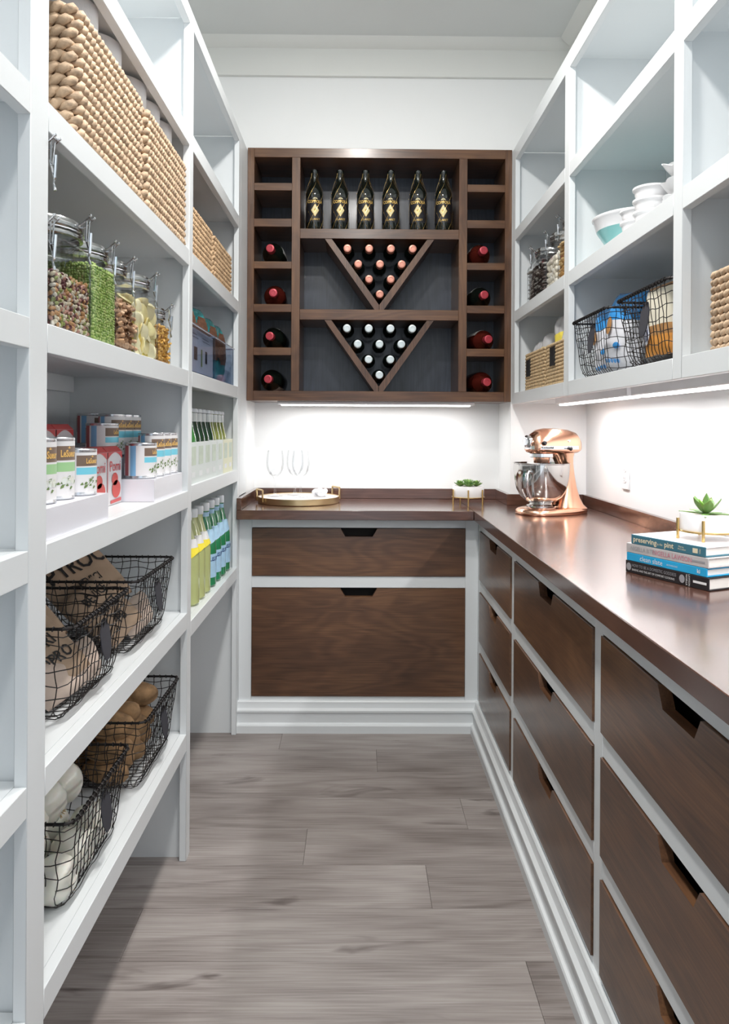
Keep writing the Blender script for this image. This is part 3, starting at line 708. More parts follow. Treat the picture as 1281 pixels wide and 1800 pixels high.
# ------------------------------------------------------------------ wire baskets
def scallop(mb, T, w=0.026, h=0.040, th=0.002):
    pts = []
    for i in range(48):
        a = 2*PI*i/48; k = 1+0.07*abs(math.sin(a*4)); pts.append((w*k*math.cos(a), h*k*math.sin(a)))
    mb.prism(pts, 0, th, 'z', T=T)
def wire_basket():
    t = thing('wire_basket', 'x', 'wire basket')
    sx, sy, h = 0.31, 0.33, 0.178; tx, ty = 0.022, 0.028
    rim = rrect(sx, sy, 0.022)
    MB().tube([(a, b, h) for a, b in rim], 0.0030, 8, closed=True).build('rim', M['wire'], t)
    co = MB(); pts, L = resample(rim, int(1.25/0.0165)*1)
    for p, nrm, s in pts:
        tang = Vector((-nrm.y, nrm.x, 0))
        ring = [p+Vector((0, 0, h))+nrm*(0.0041*math.cos(a))+Vector((0, 0, 0.0041*math.sin(a)))+tang*(0.0012*math.sin(a)) for a in [2*PI*k/8 for k in range(8)]]
        co.tube(ring, 0.0011, 4, closed=True)
    co.build('rim_coil', M['wire'], t)
    mw = MB(); rnd = random.Random(4)
    def prof(u, half, tap):
        """u 0..1 runs from one rim edge down, across the base and up"""
        b = half-tap; rc = 0.025; L1 = h; L2 = 2*b
        s = u*(2*L1+L2)
        if s < L1: k = s/L1; q = (-half+tap*k, h*(1-k))
        elif s < L1+L2: q = (-b+(s-L1), 0)
        else: k = (s-L1-L2)/L1; q = (b+tap*k, h*k)
        x_, z_ = q
        # soften corners
        d = min(abs(s-L1), abs(s-L1-L2))
        if d < rc: z_ += (rc-d)*0.28; x_ *= 1-(rc-d)*0.28/abs(x_ if abs(x_) > .01 else 1)
        return x_, z_+0.002
    N = 34
    for i in range(1, 15):
        y0 = -sy/2+sy*i/15
        ph = rnd.random()*6
        pts = []
        for k in range(N+1):
            x_, z_ = prof(k/N, sx/2, tx); f = 1-(1-z_/h)*(ty*2/sy)
            j = 0.0035*math.sin(k*1.5+ph)+rnd.uniform(-.0012, .0012) if 0 < k < N else 0
            pts.append((x_, y0*f+j, z_))
        mw.tube(pts, 0.00105, 4)
    for i in range(1, 13):
        x0 = -sx/2+sx*i/13; ph = rnd.random()*6; pts = []
        for k in range(N+1):
            y_, z_ = prof(k/N, sy/2, ty); f = 1-(1-z_/h)*(tx*2/sx)
            j = 0.003*math.sin(k*1.5+ph)+rnd.uniform(-.001, .001) if 0 < k < N else 0
            pts.append((x0*f+j, y_, z_))
        mw.tube(pts, 0.00105, 4)
    for z_ in (0.018, 0.045, 0.072, 0.098, 0.124, 0.148, 0.165):
        k = 1-z_/h; base = rrect(sx-2*tx*k, sy-2*ty*k, 0.024); pp, L = resample(base, 64); ph = rnd.random()*6
        mw.tube([p+Vector((0, 0, z_+0.0028*math.sin(s*75+ph)+rnd.uniform(-.001, .001))) for p, nrm, s in pp], 0.00105, 4, closed=True)
    o = mw.build('wire_mesh', M['wire'], t)
    tg = MB(); scallop(tg, Matrix.Translation((sx/2-0.004, 0.02, 0.108)) @ Matrix.Rotation(R(-7), 4, 'Y') @ Matrix.Rotation(R(90), 4, 'Z') @ Matrix.Rotation(R(90), 4, 'X'))
    tg.build('chalk_tag', M['tag'], t)
    return t
wb0 = wire_basket()
wb0.location = (-0.655, 1.467, 0.7145)
wb0['label'] = 'black wire basket of kraft bags, nearer one on the middle left shelf'; wb0['group'] = 'wire baskets with tags'
dup(wb0, (-0.655, 1.862, 0.7145), None, 'black wire basket of kraft bags beside the second post')
dup(wb0, (-0.655, 1.477, 0.3665), None, 'black wire basket holding white onions')
dup(wb0, (-0.655, 1.925, 0.3665), None, 'black wire basket holding brown potatoes')
dup(wb0, (0.828, 2.165, 1.4015), (0, 0, PI), 'black wire basket holding blue and white bags')
dup(wb0, (0.828, 1.765, 1.4015), (0, 0, PI), 'black wire basket holding brown and cream packages')

# ------------------------------------------------------------------ kraft bags
def bag_mesh(name, w_, h_, d_, m, texts=(), seed=0, crumple=0.006, band=None, n=22, top=None):
    """pillow bag, face in local XY, thickness along Z, origin at centre"""
    mb = MB(); hw, hh = w_/2, h_/2
    def prof(x, y):
        u = min(1, abs(x)/hw); v = min(1, abs(y)/hh)
        return (max(0, 1-u**3.2))**0.55*(max(0, 1-v**4))**0.6
    def cr_(x, y, s): return crumple*(noise.noise(Vector((x*16+seed, y*16, s*3)))+0.6*abs(noise.noise(Vector((x*34, y*34+seed, s)))))
    def Z(x, y, s): 
        p = prof(x, y); return s*(d_/2*p)+cr_(x, y, s)*p
    for s in (1, -1):
        vv = []; ff = []
        for j in range(n+1):
            for i in range(n+1):
                x = -hw+w_*i/n; y = -hh+h_*j/n
                xx = x*(1-0.10*(abs(y)/hh)**4)
                vv.append((xx, y, Z(x, y, s)))
        mi = []
        for j in range(n):
            for i in range(n):
                ff.append((j*(n+1)+i, j*(n+1)+i+1, (j+1)*(n+1)+i+1, (j+1)*(n+1)+i))
                y = -hh+h_*(j+.5)/n; k = 0
                if band and band[0] < y/h_ < band[1]: k = 1
                if top and y/h_ > top: k = 1
                mi.append(k)
        b = len(mb.f); mb.add(vv, ff); mb.m[b:] = mi
    o = mb.mesh(name, m, ang=50)
    tx = []
    for s, size, cx, cy, mat_ in texts:
        q = MB(); text(q, s, size, lambda x, y: (cx+x, cy+y, Z(cx+x, cy+y, 1)+0.0022), 0, 0.015, 0.8)
        tx.append((q.mesh('printed_word', mat_, smooth=False)))
    return o, tx
def bag(name, label, cat, mesh, loc, nrm, up_ang, group):
    me, tx = mesh
    o = put(name, me); tag(o, label, cat, group)
    n_ = Vector(nrm).normalized(); q = n_.to_track_quat('Z', 'Y').to_matrix().to_4x4()
    o.matrix_world = Matrix.Translation(loc) @ q @ Matrix.Rotation(R(up_ang), 4, 'Z')
    for m_ in tx: put('printed_word', m_, o)
    return o
K = [M['kraft'], M['inkblue']]; KW = [M['kraftw'], M['inkblue']]
G = 'paper bags in the wire baskets'
def kb(label, loc, nrm, ang, w_, h_, d_, texts, seed, m=K, band=None): bag('paper_bag', label, 'paper bag', bag_mesh('paper_bag', w_, h_, d_, m, texts, seed, band=band), loc, nrm, ang, G)
kb('kraft bag printed with large black letters leaning in the far basket', (-0.700, 1.885, 0.855), (0.50, -0.52, 0.70), 22, 0.20, 0.19, 0.055, [('PYROC', 0.066, 0.0, 0.035, M['ink']), ('BEVICI', 0.030, 0.0, -0.02, M['ink']), ('LUTA', 0.03, 0.0, -0.055, M['inkgold'])], 1.0, K, (0.38, 0.5))
kb('smaller kraft bag with slanted lettering in the far basket', (-0.615, 1.80, 0.800), (0.62, -0.45, 0.65), 30, 0.14, 0.16, 0.05, [('BEVICE', 0.034, 0.0, 0.04, M['ink']), ('MITZ', 0.034, 0.0, 0.0, M['ink']), ('PB', 0.034, 0.0, -0.04, M['ink'])], 2.0)
kb('pale crumpled bag at the front of the far basket', (-0.570, 1.915, 0.765), (0.93, -0.1, 0.35), 5, 0.16, 0.085, 0.045, [], 3.3, KW)
kb('kraft bag with tall black lettering at the back of the near basket', (-0.715, 1.51, 0.850), (0.50, -0.50, 0.70), 25, 0.18, 0.19, 0.055, [('ANDRO', 0.055, 0.0, 0.04, M['ink']), ('KAMI', 0.04, 0, -0.01, M['ink']), ('XKN', 0.03, 0, -0.05, M['inkgold'])], 4.1, K)
kb('kraft bag with a pale blue band in the middle of the near basket', (-0.632, 1.425, 0.812), (0.55, -0.50, 0.67), 26, 0.17, 0.19, 0.05, [('DALICI', 0.034, 0.012, 0.030, M['ink']), ('MYRI', 0.036, 0.012, -0.010, M['ink']), ('PDPRO', 0.034, 0.012, -0.048, M['ink'])], 5.7, K, (0.33, 0.48))
kb('pale crumpled kraft bag at the front of the near basket', (-0.570, 1.47, 0.763), (0.92, -0.2, 0.33), 4, 0.20, 0.085, 0.045, [], 6.2, KW)

# ------------------------------------------------------------------ potatoes and onions
def potato_mesh(seed):
    mb = MB()
    def fn(p):
        k = 1+0.16*noise.noise(p*22+Vector((seed, 0, 0)))+0.03*noise.noise(p*80)
        return p*k
    mb.ell((0, 0, 0), 0.058, 0.034, 0.031, 18, 12, fn=fn); return mb.mesh('potato', M['potato'], ang=80)
pm = [potato_mesh(s) for s in (0, 5.1, 9.7, 14.2)]
pts = []
for lz, z_ in enumerate((0.405, 0.462, 0.515)):
    for j, y_ in enumerate((1.815, 1.885, 1.955, 2.022)):
        for i, x_ in enumerate((-0.742, -0.612) if lz < 2 else (-0.715, -0.60)):
            if lz == 2 and (i + j) % 4 == 3: continue
            pts.append((x_+(0.0 if lz != 1 else 0.01), y_, z_+random.uniform(-.002, .002), lz, i, j))
ln = ('lowest', 'middle', 'top')
for k, (x_, y_, z_, lz, i, j) in enumerate(pts):
    o = put('potato', pm[k % 4], None, (x_, y_, z_), (random.uniform(-.3, .3), random.uniform(-.18, .25) if lz < 2 else random.uniform(-.5, .1), random.uniform(-.25, .25)))
    tag(o, 'brown potato in the wire basket, %s layer, %s row, %s from the camera' % (ln[lz], ('wall side', 'aisle side')[i], ordn[j]), 'potato', 'potatoes in the wire basket')
def onion():
    t = thing('white_onion', 'x', 'onion')
    r = 0.044
    prof = [(0.006, -0.040), (0.02, -0.038), (0.036, -0.026), (r, -0.004), (0.042, 0.012), (0.030, 0.028), (0.014, 0.037), (0.007, 0.045), (0.004, 0.056), (0, 0.058)]
    MB().lathe(prof, 22).build('bulb', M['onion'], t, ang=80)
    rt = MB()
    for i in range(9):
        a = i*2.4; rt.tube([(0.004*math.cos(a), 0.004*math.sin(a), -0.039), (0.009*math.cos(a), 0.009*math.sin(a), -0.044)], 0.0008, 4)
    rt.build('root_tuft', M['root'], t)
    return t
proto = None; spots = []
for lz, z_ in enumerate((0.412, 0.490)):
    for j, y_ in enumerate(((1.372, 1.468, 1.564) if lz == 0 else (1.40, 1.49, 1.575))):
        for i, x_ in enumerate((-0.742, -0.650, -0.558) if lz == 0 else (-0.72, -0.625)): spots.append((x_, y_, z_, lz, i, j))
spots.append((-0.660, 1.535, 0.556, 2, 0, 0))
for x_, y_, z_, lz, i, j in spots:
    if proto is None: b = proto = onion()
    else: b = dup(proto)
    b.location = (x_, y_, z_); b.rotation_euler = (random.uniform(-1.2, 1.2), random.uniform(-1, 1), random.uniform(0, 6))
    b['label'] = 'white onion in the wire basket, ' + ('%s layer, %s row, %s from the camera' % (ln[lz], ('wall side', 'middle', 'aisle side')[i], ordn[j]) if lz < 2 else 'alone on top of the heap')
    b['group'] = 'white onions in the wire basket'

# ------------------------------------------------------------------ clamp jars
def latch(parent, x, z, s=1.0, sgn=1):
    """wire clamp hanging on the aisle side of a lid; local, sgn = +1 opens toward +X"""
    mb = MB(); X = lambda v: x+sgn*v*s
    for dy in (-0.009, 0.009):
        mb.tube([(X(-0.010), dy, z+0.004), (X(0.006), dy, z+0.010), (X(0.017), dy, z+0.020), (X(0.020), dy, z+0.024)], 0.0016, 6)
        mb.ell((X(0.021), dy, z+0.025), 0.003, 0.003, 0.003, 6, 5)
    mb.tube([(X(0.018), -0.010, z+0.021), (X(0.018), 0.010, z+0.021)], 0.0014, 6)
    for dy in (-0.007, 0.007): mb.tube([(X(0.014), dy, z+0.020), (X(0.012), dy*0.6, z-0.018)], 0.0013, 6)
    mb.loft([[(X(0.009), -0.005, z-0.012), (X(0.009), 0.005, z-0.012), (X(0.010), 0.005, z-0.012), (X(0.010), -0.005, z-0.012)],
             [(X(0.016), -0.002, z-0.042), (X(0.016), 0.002, z-0.042), (X(0.017), 0.002, z-0.042), (X(0.017), -0.002, z-0.042)]])
    mb.tube([(X(0.019), 0, z-0.004), (X(0.017), 0, z-0.040)], 0.0027, 8)
    mb.tube([(X(0.017), 0, z-0.040), (X(0.015), 0, z-0.048), (X(0.018), 0, z-0.060)], 0.003, 6, rs=[0.0022, 0.0018, 0.0027])
    return mb.build('wire_latch', M['chrome'], parent)
def jar(label, loc, sx, sy, h, sgn=1, group='clamp jars', rl=None, latch_on=True):
    t = thing('clamp_jar', label, 'jar', loc, (0, 0, 0), group)
    hb = h-0.045; n = 6
    def ring(ax, ay, rc, z): return [(a, b, z) for a, b in rrect(ax, ay, rc, n)]
    rl = rl or min(sx, sy)/2*0.98; rn = rl*0.93
    def circ(r_, z): return [(r_*math.cos(2*PI*(i+0.5)/(4*(n+1))-0*PI), r_*math.sin(2*PI*(i+0.5)/(4*(n+1))), z) for i in range(4*(n+1))]
    mb = MB(); mb.loft([ring(sx*0.94, sy*0.94, 0.012, 0.0), ring(sx, sy, 0.014, 0.006), ring(sx, sy, 0.014, hb-0.012), ring(sx*0.97, sy*0.97, 0.02, hb-0.003), circ(rn, hb), circ(rn, hb+0.012)], caps=False)
    mb.add(ring(sx*0.94, sy*0.94, 0.012, 0.0), [tuple(range(4*(n+1)))])
    mb.build('body', M['clear'], t, ang=30)
    MB().lathe([(rn, hb+0.010), (rl, hb+0.011), (rl, hb+0.016), (rl*0.985, hb+0.018), (rl*0.985, hb+0.024)], 32, cap=False).build('seal', M['lid'], t)
    MB().lathe([(rl*0.97, hb+0.0245), (rl*1.01, hb+0.026), (rl*1.01, hb+0.034), (rl*0.95, hb+0.041), (rl*0.6, hb+0.045), (0, hb+0.046)], 32, cap=False).build('lid', M['lid'], t)
    MB().tube([(rl*1.015*math.cos(a), rl*1.015*math.sin(a), hb+0.0215) for a in [2*PI*i/28 for i in range(28)]], 0.0013, 5, closed=True).build('neck_wire', M['chrome'], t)
    if latch_on: latch(t, sgn*rl, hb+0.026, 1.0, sgn)
    return t
def fill(name, label, cat, loc, sx, sy, h, item, mats, dens, core, seed=0, faces=(1, 1, 1, 1), size=0.008):
    """a heap against the jar walls: a plain core with pieces over its sides and top"""
    mb = MB(); rnd = random.Random(seed); e = size*0.55
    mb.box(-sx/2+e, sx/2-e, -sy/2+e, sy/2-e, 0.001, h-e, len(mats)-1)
    def spot(p, nrm):
        item(mb, p, nrm, rnd, len(mats)-1)
    def grid(a, b):
        na, nb = max(1, int(a/dens)), max(1, int(b/dens))
        for i in range(na):
            for j in range(nb): yield ((i+.5+rnd.uniform(-.3, .3))/na-.5)*a, ((j+.5+rnd.uniform(-.3, .3))/nb)*b
    m_ = size*0.6
    for u, v in grid(sy-2*m_, h-2*m_): 
        if faces[0]: spot((sx/2-m_, u, v+m_), 0)
    for u, v in grid(sy-2*m_, h-2*m_):
        if faces[1]: spot((-sx/2+m_, u, v+m_), 0)
    for u, v in grid(sx-2*m_, h-2*m_):
        if faces[2]: spot((u, -sy/2+m_, v+m_), 1)
    for u, v in grid(sx-2*m_, h-2*m_):
        if faces[3]: spot((u, sy/2-m_, v+m_), 1)
    for u, v in grid(sx-2*m_, sy-2*m_): spot((u, v-(sy-2*m_)/2, h-m_+rnd.uniform(0, size*0.6)), 2)
    o = mb.build(name, mats, None, loc, ang=60)
    return tag(o, label, cat, None, 'stuff')
def rot(rnd): return Matrix.Rotation(rnd.uniform(0, 6.3), 4, 'Z') @ Matrix.Rotation(rnd.uniform(0, 3.1), 4, 'X') @ Matrix.Rotation(rnd.uniform(0, 3.1), 4, 'Y')
def it_bean(mb, p, n_, rnd, k): mb.ell(p, 0.0068, 0.0045, 0.0038, 6, 4, rnd.randrange(k), rot(rnd))
def it_pea(mb, p, n_, rnd, k): mb.ell(p, 0.0033, 0.0033, 0.0024, 6, 4, rnd.randrange(k), rot(rnd))
def it_penne(mb, p, n_, rnd, k):
    T = Matrix.Translation(p) @ Matrix.Rotation(rnd.uniform(-.5, .5)+(PI/2 if n_ == 1 else 0), 4, 'Z') @ Matrix.Rotation(R(90)+rnd.uniform(-.35, .35), 4, 'X')
    mb.lathe([(0.0042, -0.022), (0.0042, 0.022)], 7, rnd.randrange(k), T, cap=False); mb.lathe([(0.003, 0.022), (0.003, -0.022)], 7, rnd.randrange(k), T, cap=False)
def it_chip(mb, p, n_, rnd, k):
    T = Matrix.Rotation(rnd.uniform(-.6, .6), 4, 'Z') @ Matrix.Rotation(rnd.uniform(-.5, .5), 4, 'X') @ Matrix.Rotation(rnd.uniform(-.5, .5), 4, 'Y')
    if n_ == 0: mb.ell(p, 0.004, 0.026, 0.024, 12, 6, rnd.randrange(k), T)
    elif n_ == 1: mb.ell(p, 0.026, 0.004, 0.024, 12, 6, rnd.randrange(k), T)
    else: mb.ell(p, 0.024, 0.024, 0.005, 12, 6, rnd.randrange(k), T)
def it_rot(mb, p, n_, rnd, k):
    T = rot(rnd); mb.tube([(0.003*math.cos(i*1.9), 0.003*math.sin(i*1.9), -0.012+0.0034*i) for i in range(8)], 0.0032, 5, rnd.randrange(k), T=Matrix.Translation(p) @ T)
def it_cookie(mb, p, n_, rnd, k):
    if n_ == 0: mb.ell((p[0]+0.003, p[1], p[2]), 0.009, 0.022, 0.0055, 10, 5, rnd.randrange(k))
    elif n_ == 1: mb.ell(p, 0.022, 0.009, 0.0055, 10, 5, rnd.randrange(k))
    else: mb.ell(p, 0.02, 0.02, 0.005, 10, 5, rnd.randrange(k))
def it_blob(mb, p, n_, rnd, k): mb.ell(p, 0.012, 0.011, 0.010, 8, 6, rnd.randrange(k), rot(rnd))
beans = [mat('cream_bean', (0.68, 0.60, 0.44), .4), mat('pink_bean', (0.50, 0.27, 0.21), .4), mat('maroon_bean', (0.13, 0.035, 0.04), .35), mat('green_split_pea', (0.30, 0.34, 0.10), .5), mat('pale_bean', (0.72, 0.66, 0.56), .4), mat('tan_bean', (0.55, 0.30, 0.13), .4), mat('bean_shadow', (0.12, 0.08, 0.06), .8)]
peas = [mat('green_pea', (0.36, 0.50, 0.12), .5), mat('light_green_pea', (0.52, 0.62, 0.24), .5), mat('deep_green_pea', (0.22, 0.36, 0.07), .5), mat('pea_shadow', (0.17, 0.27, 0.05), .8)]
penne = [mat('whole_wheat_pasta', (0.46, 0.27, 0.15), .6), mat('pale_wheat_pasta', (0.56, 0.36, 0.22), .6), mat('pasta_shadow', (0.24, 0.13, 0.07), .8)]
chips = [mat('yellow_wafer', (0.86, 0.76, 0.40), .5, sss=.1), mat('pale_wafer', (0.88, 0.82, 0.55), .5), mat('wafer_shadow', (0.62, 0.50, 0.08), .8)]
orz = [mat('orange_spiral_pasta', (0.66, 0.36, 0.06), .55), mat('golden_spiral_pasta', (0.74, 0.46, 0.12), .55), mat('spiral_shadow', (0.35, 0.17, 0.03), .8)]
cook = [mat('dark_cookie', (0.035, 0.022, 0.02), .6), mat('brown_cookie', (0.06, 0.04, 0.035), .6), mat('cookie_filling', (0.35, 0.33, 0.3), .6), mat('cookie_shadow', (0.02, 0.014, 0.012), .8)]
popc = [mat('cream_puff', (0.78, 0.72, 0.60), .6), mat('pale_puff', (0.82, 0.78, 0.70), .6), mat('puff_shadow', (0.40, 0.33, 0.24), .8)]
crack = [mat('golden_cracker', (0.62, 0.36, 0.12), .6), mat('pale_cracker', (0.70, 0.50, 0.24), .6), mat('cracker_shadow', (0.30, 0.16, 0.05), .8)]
ZJ = 1.4105
def jl(y0, y1, h, label, dep=0.16, x_front=-0.502, **kw):
    y0 += 0.022; y1 += 0.022
    sy = y1-y0-0.004; jar(label, (x_front-dep/2, (y0+y1)/2, ZJ), dep, sy, h, 1, 'clamp jars on the left shelf', **kw)
    return (x_front-dep/2, (y0+y1)/2, ZJ+0.004), dep-0.008, sy-0.008
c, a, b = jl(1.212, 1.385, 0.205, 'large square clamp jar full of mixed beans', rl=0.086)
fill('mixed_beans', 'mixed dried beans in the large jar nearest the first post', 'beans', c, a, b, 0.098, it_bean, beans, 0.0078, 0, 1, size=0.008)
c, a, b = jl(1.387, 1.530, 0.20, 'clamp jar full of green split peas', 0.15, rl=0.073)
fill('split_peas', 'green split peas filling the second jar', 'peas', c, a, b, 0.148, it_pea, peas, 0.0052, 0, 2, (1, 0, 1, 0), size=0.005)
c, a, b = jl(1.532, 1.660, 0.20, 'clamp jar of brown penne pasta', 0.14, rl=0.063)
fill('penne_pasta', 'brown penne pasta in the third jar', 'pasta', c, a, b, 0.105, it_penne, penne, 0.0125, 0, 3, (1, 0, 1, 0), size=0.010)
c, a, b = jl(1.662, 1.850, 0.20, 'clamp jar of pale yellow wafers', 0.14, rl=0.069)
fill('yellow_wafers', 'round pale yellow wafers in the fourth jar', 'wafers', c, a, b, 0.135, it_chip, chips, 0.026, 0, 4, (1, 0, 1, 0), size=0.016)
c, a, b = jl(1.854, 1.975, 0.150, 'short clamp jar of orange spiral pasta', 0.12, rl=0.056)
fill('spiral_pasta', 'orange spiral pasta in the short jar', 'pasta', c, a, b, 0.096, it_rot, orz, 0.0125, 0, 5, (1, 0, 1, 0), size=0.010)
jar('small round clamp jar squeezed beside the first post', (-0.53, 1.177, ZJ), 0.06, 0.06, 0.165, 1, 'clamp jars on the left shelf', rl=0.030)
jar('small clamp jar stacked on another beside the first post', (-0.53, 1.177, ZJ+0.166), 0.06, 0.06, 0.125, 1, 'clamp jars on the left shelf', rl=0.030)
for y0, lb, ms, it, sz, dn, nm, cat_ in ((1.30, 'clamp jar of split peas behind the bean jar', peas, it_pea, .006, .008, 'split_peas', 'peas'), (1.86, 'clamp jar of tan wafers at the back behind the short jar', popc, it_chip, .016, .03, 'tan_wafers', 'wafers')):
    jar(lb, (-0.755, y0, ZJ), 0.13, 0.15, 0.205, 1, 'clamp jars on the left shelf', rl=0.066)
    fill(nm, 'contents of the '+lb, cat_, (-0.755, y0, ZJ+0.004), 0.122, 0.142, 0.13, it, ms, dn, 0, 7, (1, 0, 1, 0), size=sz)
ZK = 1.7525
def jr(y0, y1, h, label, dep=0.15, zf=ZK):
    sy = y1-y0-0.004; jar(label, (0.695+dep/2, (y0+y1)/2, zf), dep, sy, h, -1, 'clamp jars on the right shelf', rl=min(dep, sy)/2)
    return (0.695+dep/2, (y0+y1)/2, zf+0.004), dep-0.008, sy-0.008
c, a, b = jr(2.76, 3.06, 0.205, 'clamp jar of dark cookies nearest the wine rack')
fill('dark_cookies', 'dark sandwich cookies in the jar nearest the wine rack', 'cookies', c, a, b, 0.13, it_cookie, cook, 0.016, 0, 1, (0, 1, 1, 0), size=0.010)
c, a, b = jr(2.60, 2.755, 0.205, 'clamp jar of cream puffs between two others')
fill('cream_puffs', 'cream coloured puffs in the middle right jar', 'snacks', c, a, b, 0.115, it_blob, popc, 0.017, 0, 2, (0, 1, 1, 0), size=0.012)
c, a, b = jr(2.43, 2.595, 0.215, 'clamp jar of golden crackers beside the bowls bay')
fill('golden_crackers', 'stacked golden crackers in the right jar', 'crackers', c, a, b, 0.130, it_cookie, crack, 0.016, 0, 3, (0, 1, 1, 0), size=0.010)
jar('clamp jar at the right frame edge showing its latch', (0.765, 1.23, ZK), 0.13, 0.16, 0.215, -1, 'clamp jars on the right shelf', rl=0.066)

# ------------------------------------------------------------------ acrylic bins with coffee bags (far left bay)
def wall_bin(label, y0, y1, sheet):
    x0, x1, z0, h = -0.80, -0.497, 1.4105, 0.147
    cx, cy = (x0+x1)/2, (y0+y1)/2
    t = thing('storage_bin', label, 'bin', (cx, cy, z0), (0, 0, 0), 'clear bins in the far left bay')
    hx, hy = (x1-x0)/2, (y1-y0)/2-0.001; th = 0.004; mb = MB()
    mb.box(-hx, hx, -hy, hy, 0, th)
    mb.box(-hx, -hx+th, -hy, hy, th, h); mb.box(hx-th, hx, -hy, hy, th, h)
    mb.box(-hx+th, hx-th, -hy, -hy+th, th, h); mb.box(-hx+th, hx-th, hy-th, hy, th, h)
    mb.build('tray', M['smoke'], t)
    MB().tube([(a, b, h+0.001) for a, b in rrect(2*hx+0.003, 2*hy+0.003, 0.006)], 0.0028, 6, closed=True).build('lip', mlip, t)
    if sheet:
        s = MB(); s.box(hx-0.008, hx-0.0055, -hy+0.012, hy-0.012, 0.008, h-0.006); so = s.build('printed_card', M['sheet'], t)
        p = MB(); X = hx-0.0053
        for a, b, z0_, z1_, mi in ((-0.12, -0.075, 0.045, 0.085, 0), (-0.02, 0.0, 0.030, 0.085, 1), (0.045, 0.075, 0.045, 0.085, 2), (-0.15, -0.06, 0.112, 0.116, 3), (-0.15, -0.08, 0.122, 0.125, 3), (0.0, 0.12, 0.112, 0.115, 3), (0.0, 0.10, 0.121, 0.124, 3)):
            p.box(X, X+0.0004, a, b, z0_, z1_, mi)
        p.build('printed_pictures', [M['coffee_p'], M['printg'], M['ink'], M['greyink']], so, smooth=False)
mlip = mat('smoky_acrylic_edge', (0.26, 0.28, 0.36), 0.2, coat=0.4)
wall_bin('clear bin with a printed card in the far left bay', 2.20, 2.572, True)
wall_bin('smoky clear bin of teal bags nearest the wine rack', 2.578, 2.96, False)
CB = [M['coffee'], M['coffee_p']]
for i, (y_, x_, zz, w_) in enumerate(((2.30, -0.552, 0.120, 0.15), (2.47, -0.552, 0.122, 0.17), (2.66, -0.552, 0.117, 0.145), (2.82, -0.552, 0.112, 0.14))):
    me, _ = bag_mesh('coffee_bag', w_, 0.22, 0.062, CB, (), 20+i*3.1, 0.008)
    o = put('coffee_bag', me, None, (x_, y_, 1.4165+zz))
    n_ = Vector((0.97, -0.18, 0.05)); o.matrix_world = Matrix.Translation((x_, y_, 1.4165+zz)) @ n_.to_track_quat('Z', 'Y').to_matrix().to_4x4()
    tag(o, 'teal foil coffee bag standing in a clear bin, %s from the camera' % ordn[i], 'coffee bag', 'teal coffee bags')
    pb = MB()
    def zf(x, y): return 0.0315*max(0, 1-(abs(x)/(w_/2))**3.2)**.55*max(0, 1-(abs(y)/0.11)**4)**.6+0.0065
    g = 10; W2, H2 = w_*0.30, 0.060
    vv = [(-W2+2*W2*a/g, 0.012-H2+2*H2*b/g, zf(-W2+2*W2*a/g, 0.012-H2+2*H2*b/g)) for b in range(g+1) for a in range(g+1)]
    pb.add(vv, [(b*(g+1)+a, b*(g+1)+a+1, (b+1)*(g+1)+a+1, (b+1)*(g+1)+a) for b in range(g) for a in range(g) if ((a-4.5)**2+(b-4.5)**2) < 28])
    pb.build('bean_picture', M['coffee_p'], o)

# ------------------------------------------------------------------ bottle cartons
def carton(label, y0, y1, mm):
    x0, x1, z0, h = -0.80, -0.497, 1.0765, 0.125
    t = thing('bottle_carton', label, 'carton', ((x0+x1)/2, (y0+y1)/2, z0), (0, 0, 0), 'bottle cartons in the far left bay')
    hx, hy = (x1-x0)/2, (y1-y0)/2-0.001; th = 0.003; mb = MB()
    mb.box(-hx, hx, -hy, hy, 0, th); mb.box(-hx, -hx+th, -hy, hy, th, h); mb.box(hx-th, hx, -hy, hy, th, h)
    mb.box(-hx+th, hx-th, -hy, -hy+th, th, h); mb.box(-hx+th, hx-th, hy-th, hy, th, h)
    mb.build('box', mm, t, smooth=False)
    p = MB(); X = hx+0.0003; L = 2*hy; n = max(1, int(L/0.10))
    for i in range(n):
        c = -hy+L*(i+.5)/n
        MB().box(X, X+0.0003, c-0.032, c+0.032, 0.055, 0.112).build('printed_panel', M['sheetg'], t, smooth=False); MB().box(X, X+0.0003, c-0.025, c+0.020, 0.018, 0.034).build('printed_panel', M['necklab'], t, smooth=False)
M['sheetg'] = mat('pale_green_print', (0.55, 0.64, 0.52), 0.5, var=0.12, vs=30)
carton('pale printed bottle carton beside the second post', 2.19, 2.615, M['carton'])
carton('narrow pale bottle carton in the middle of the far left bay', 2.617, 2.735, M['carton'])
carton('yellowish bottle carton nearest the counter end', 2.737, 2.94, M['carton2'])
protos = {}
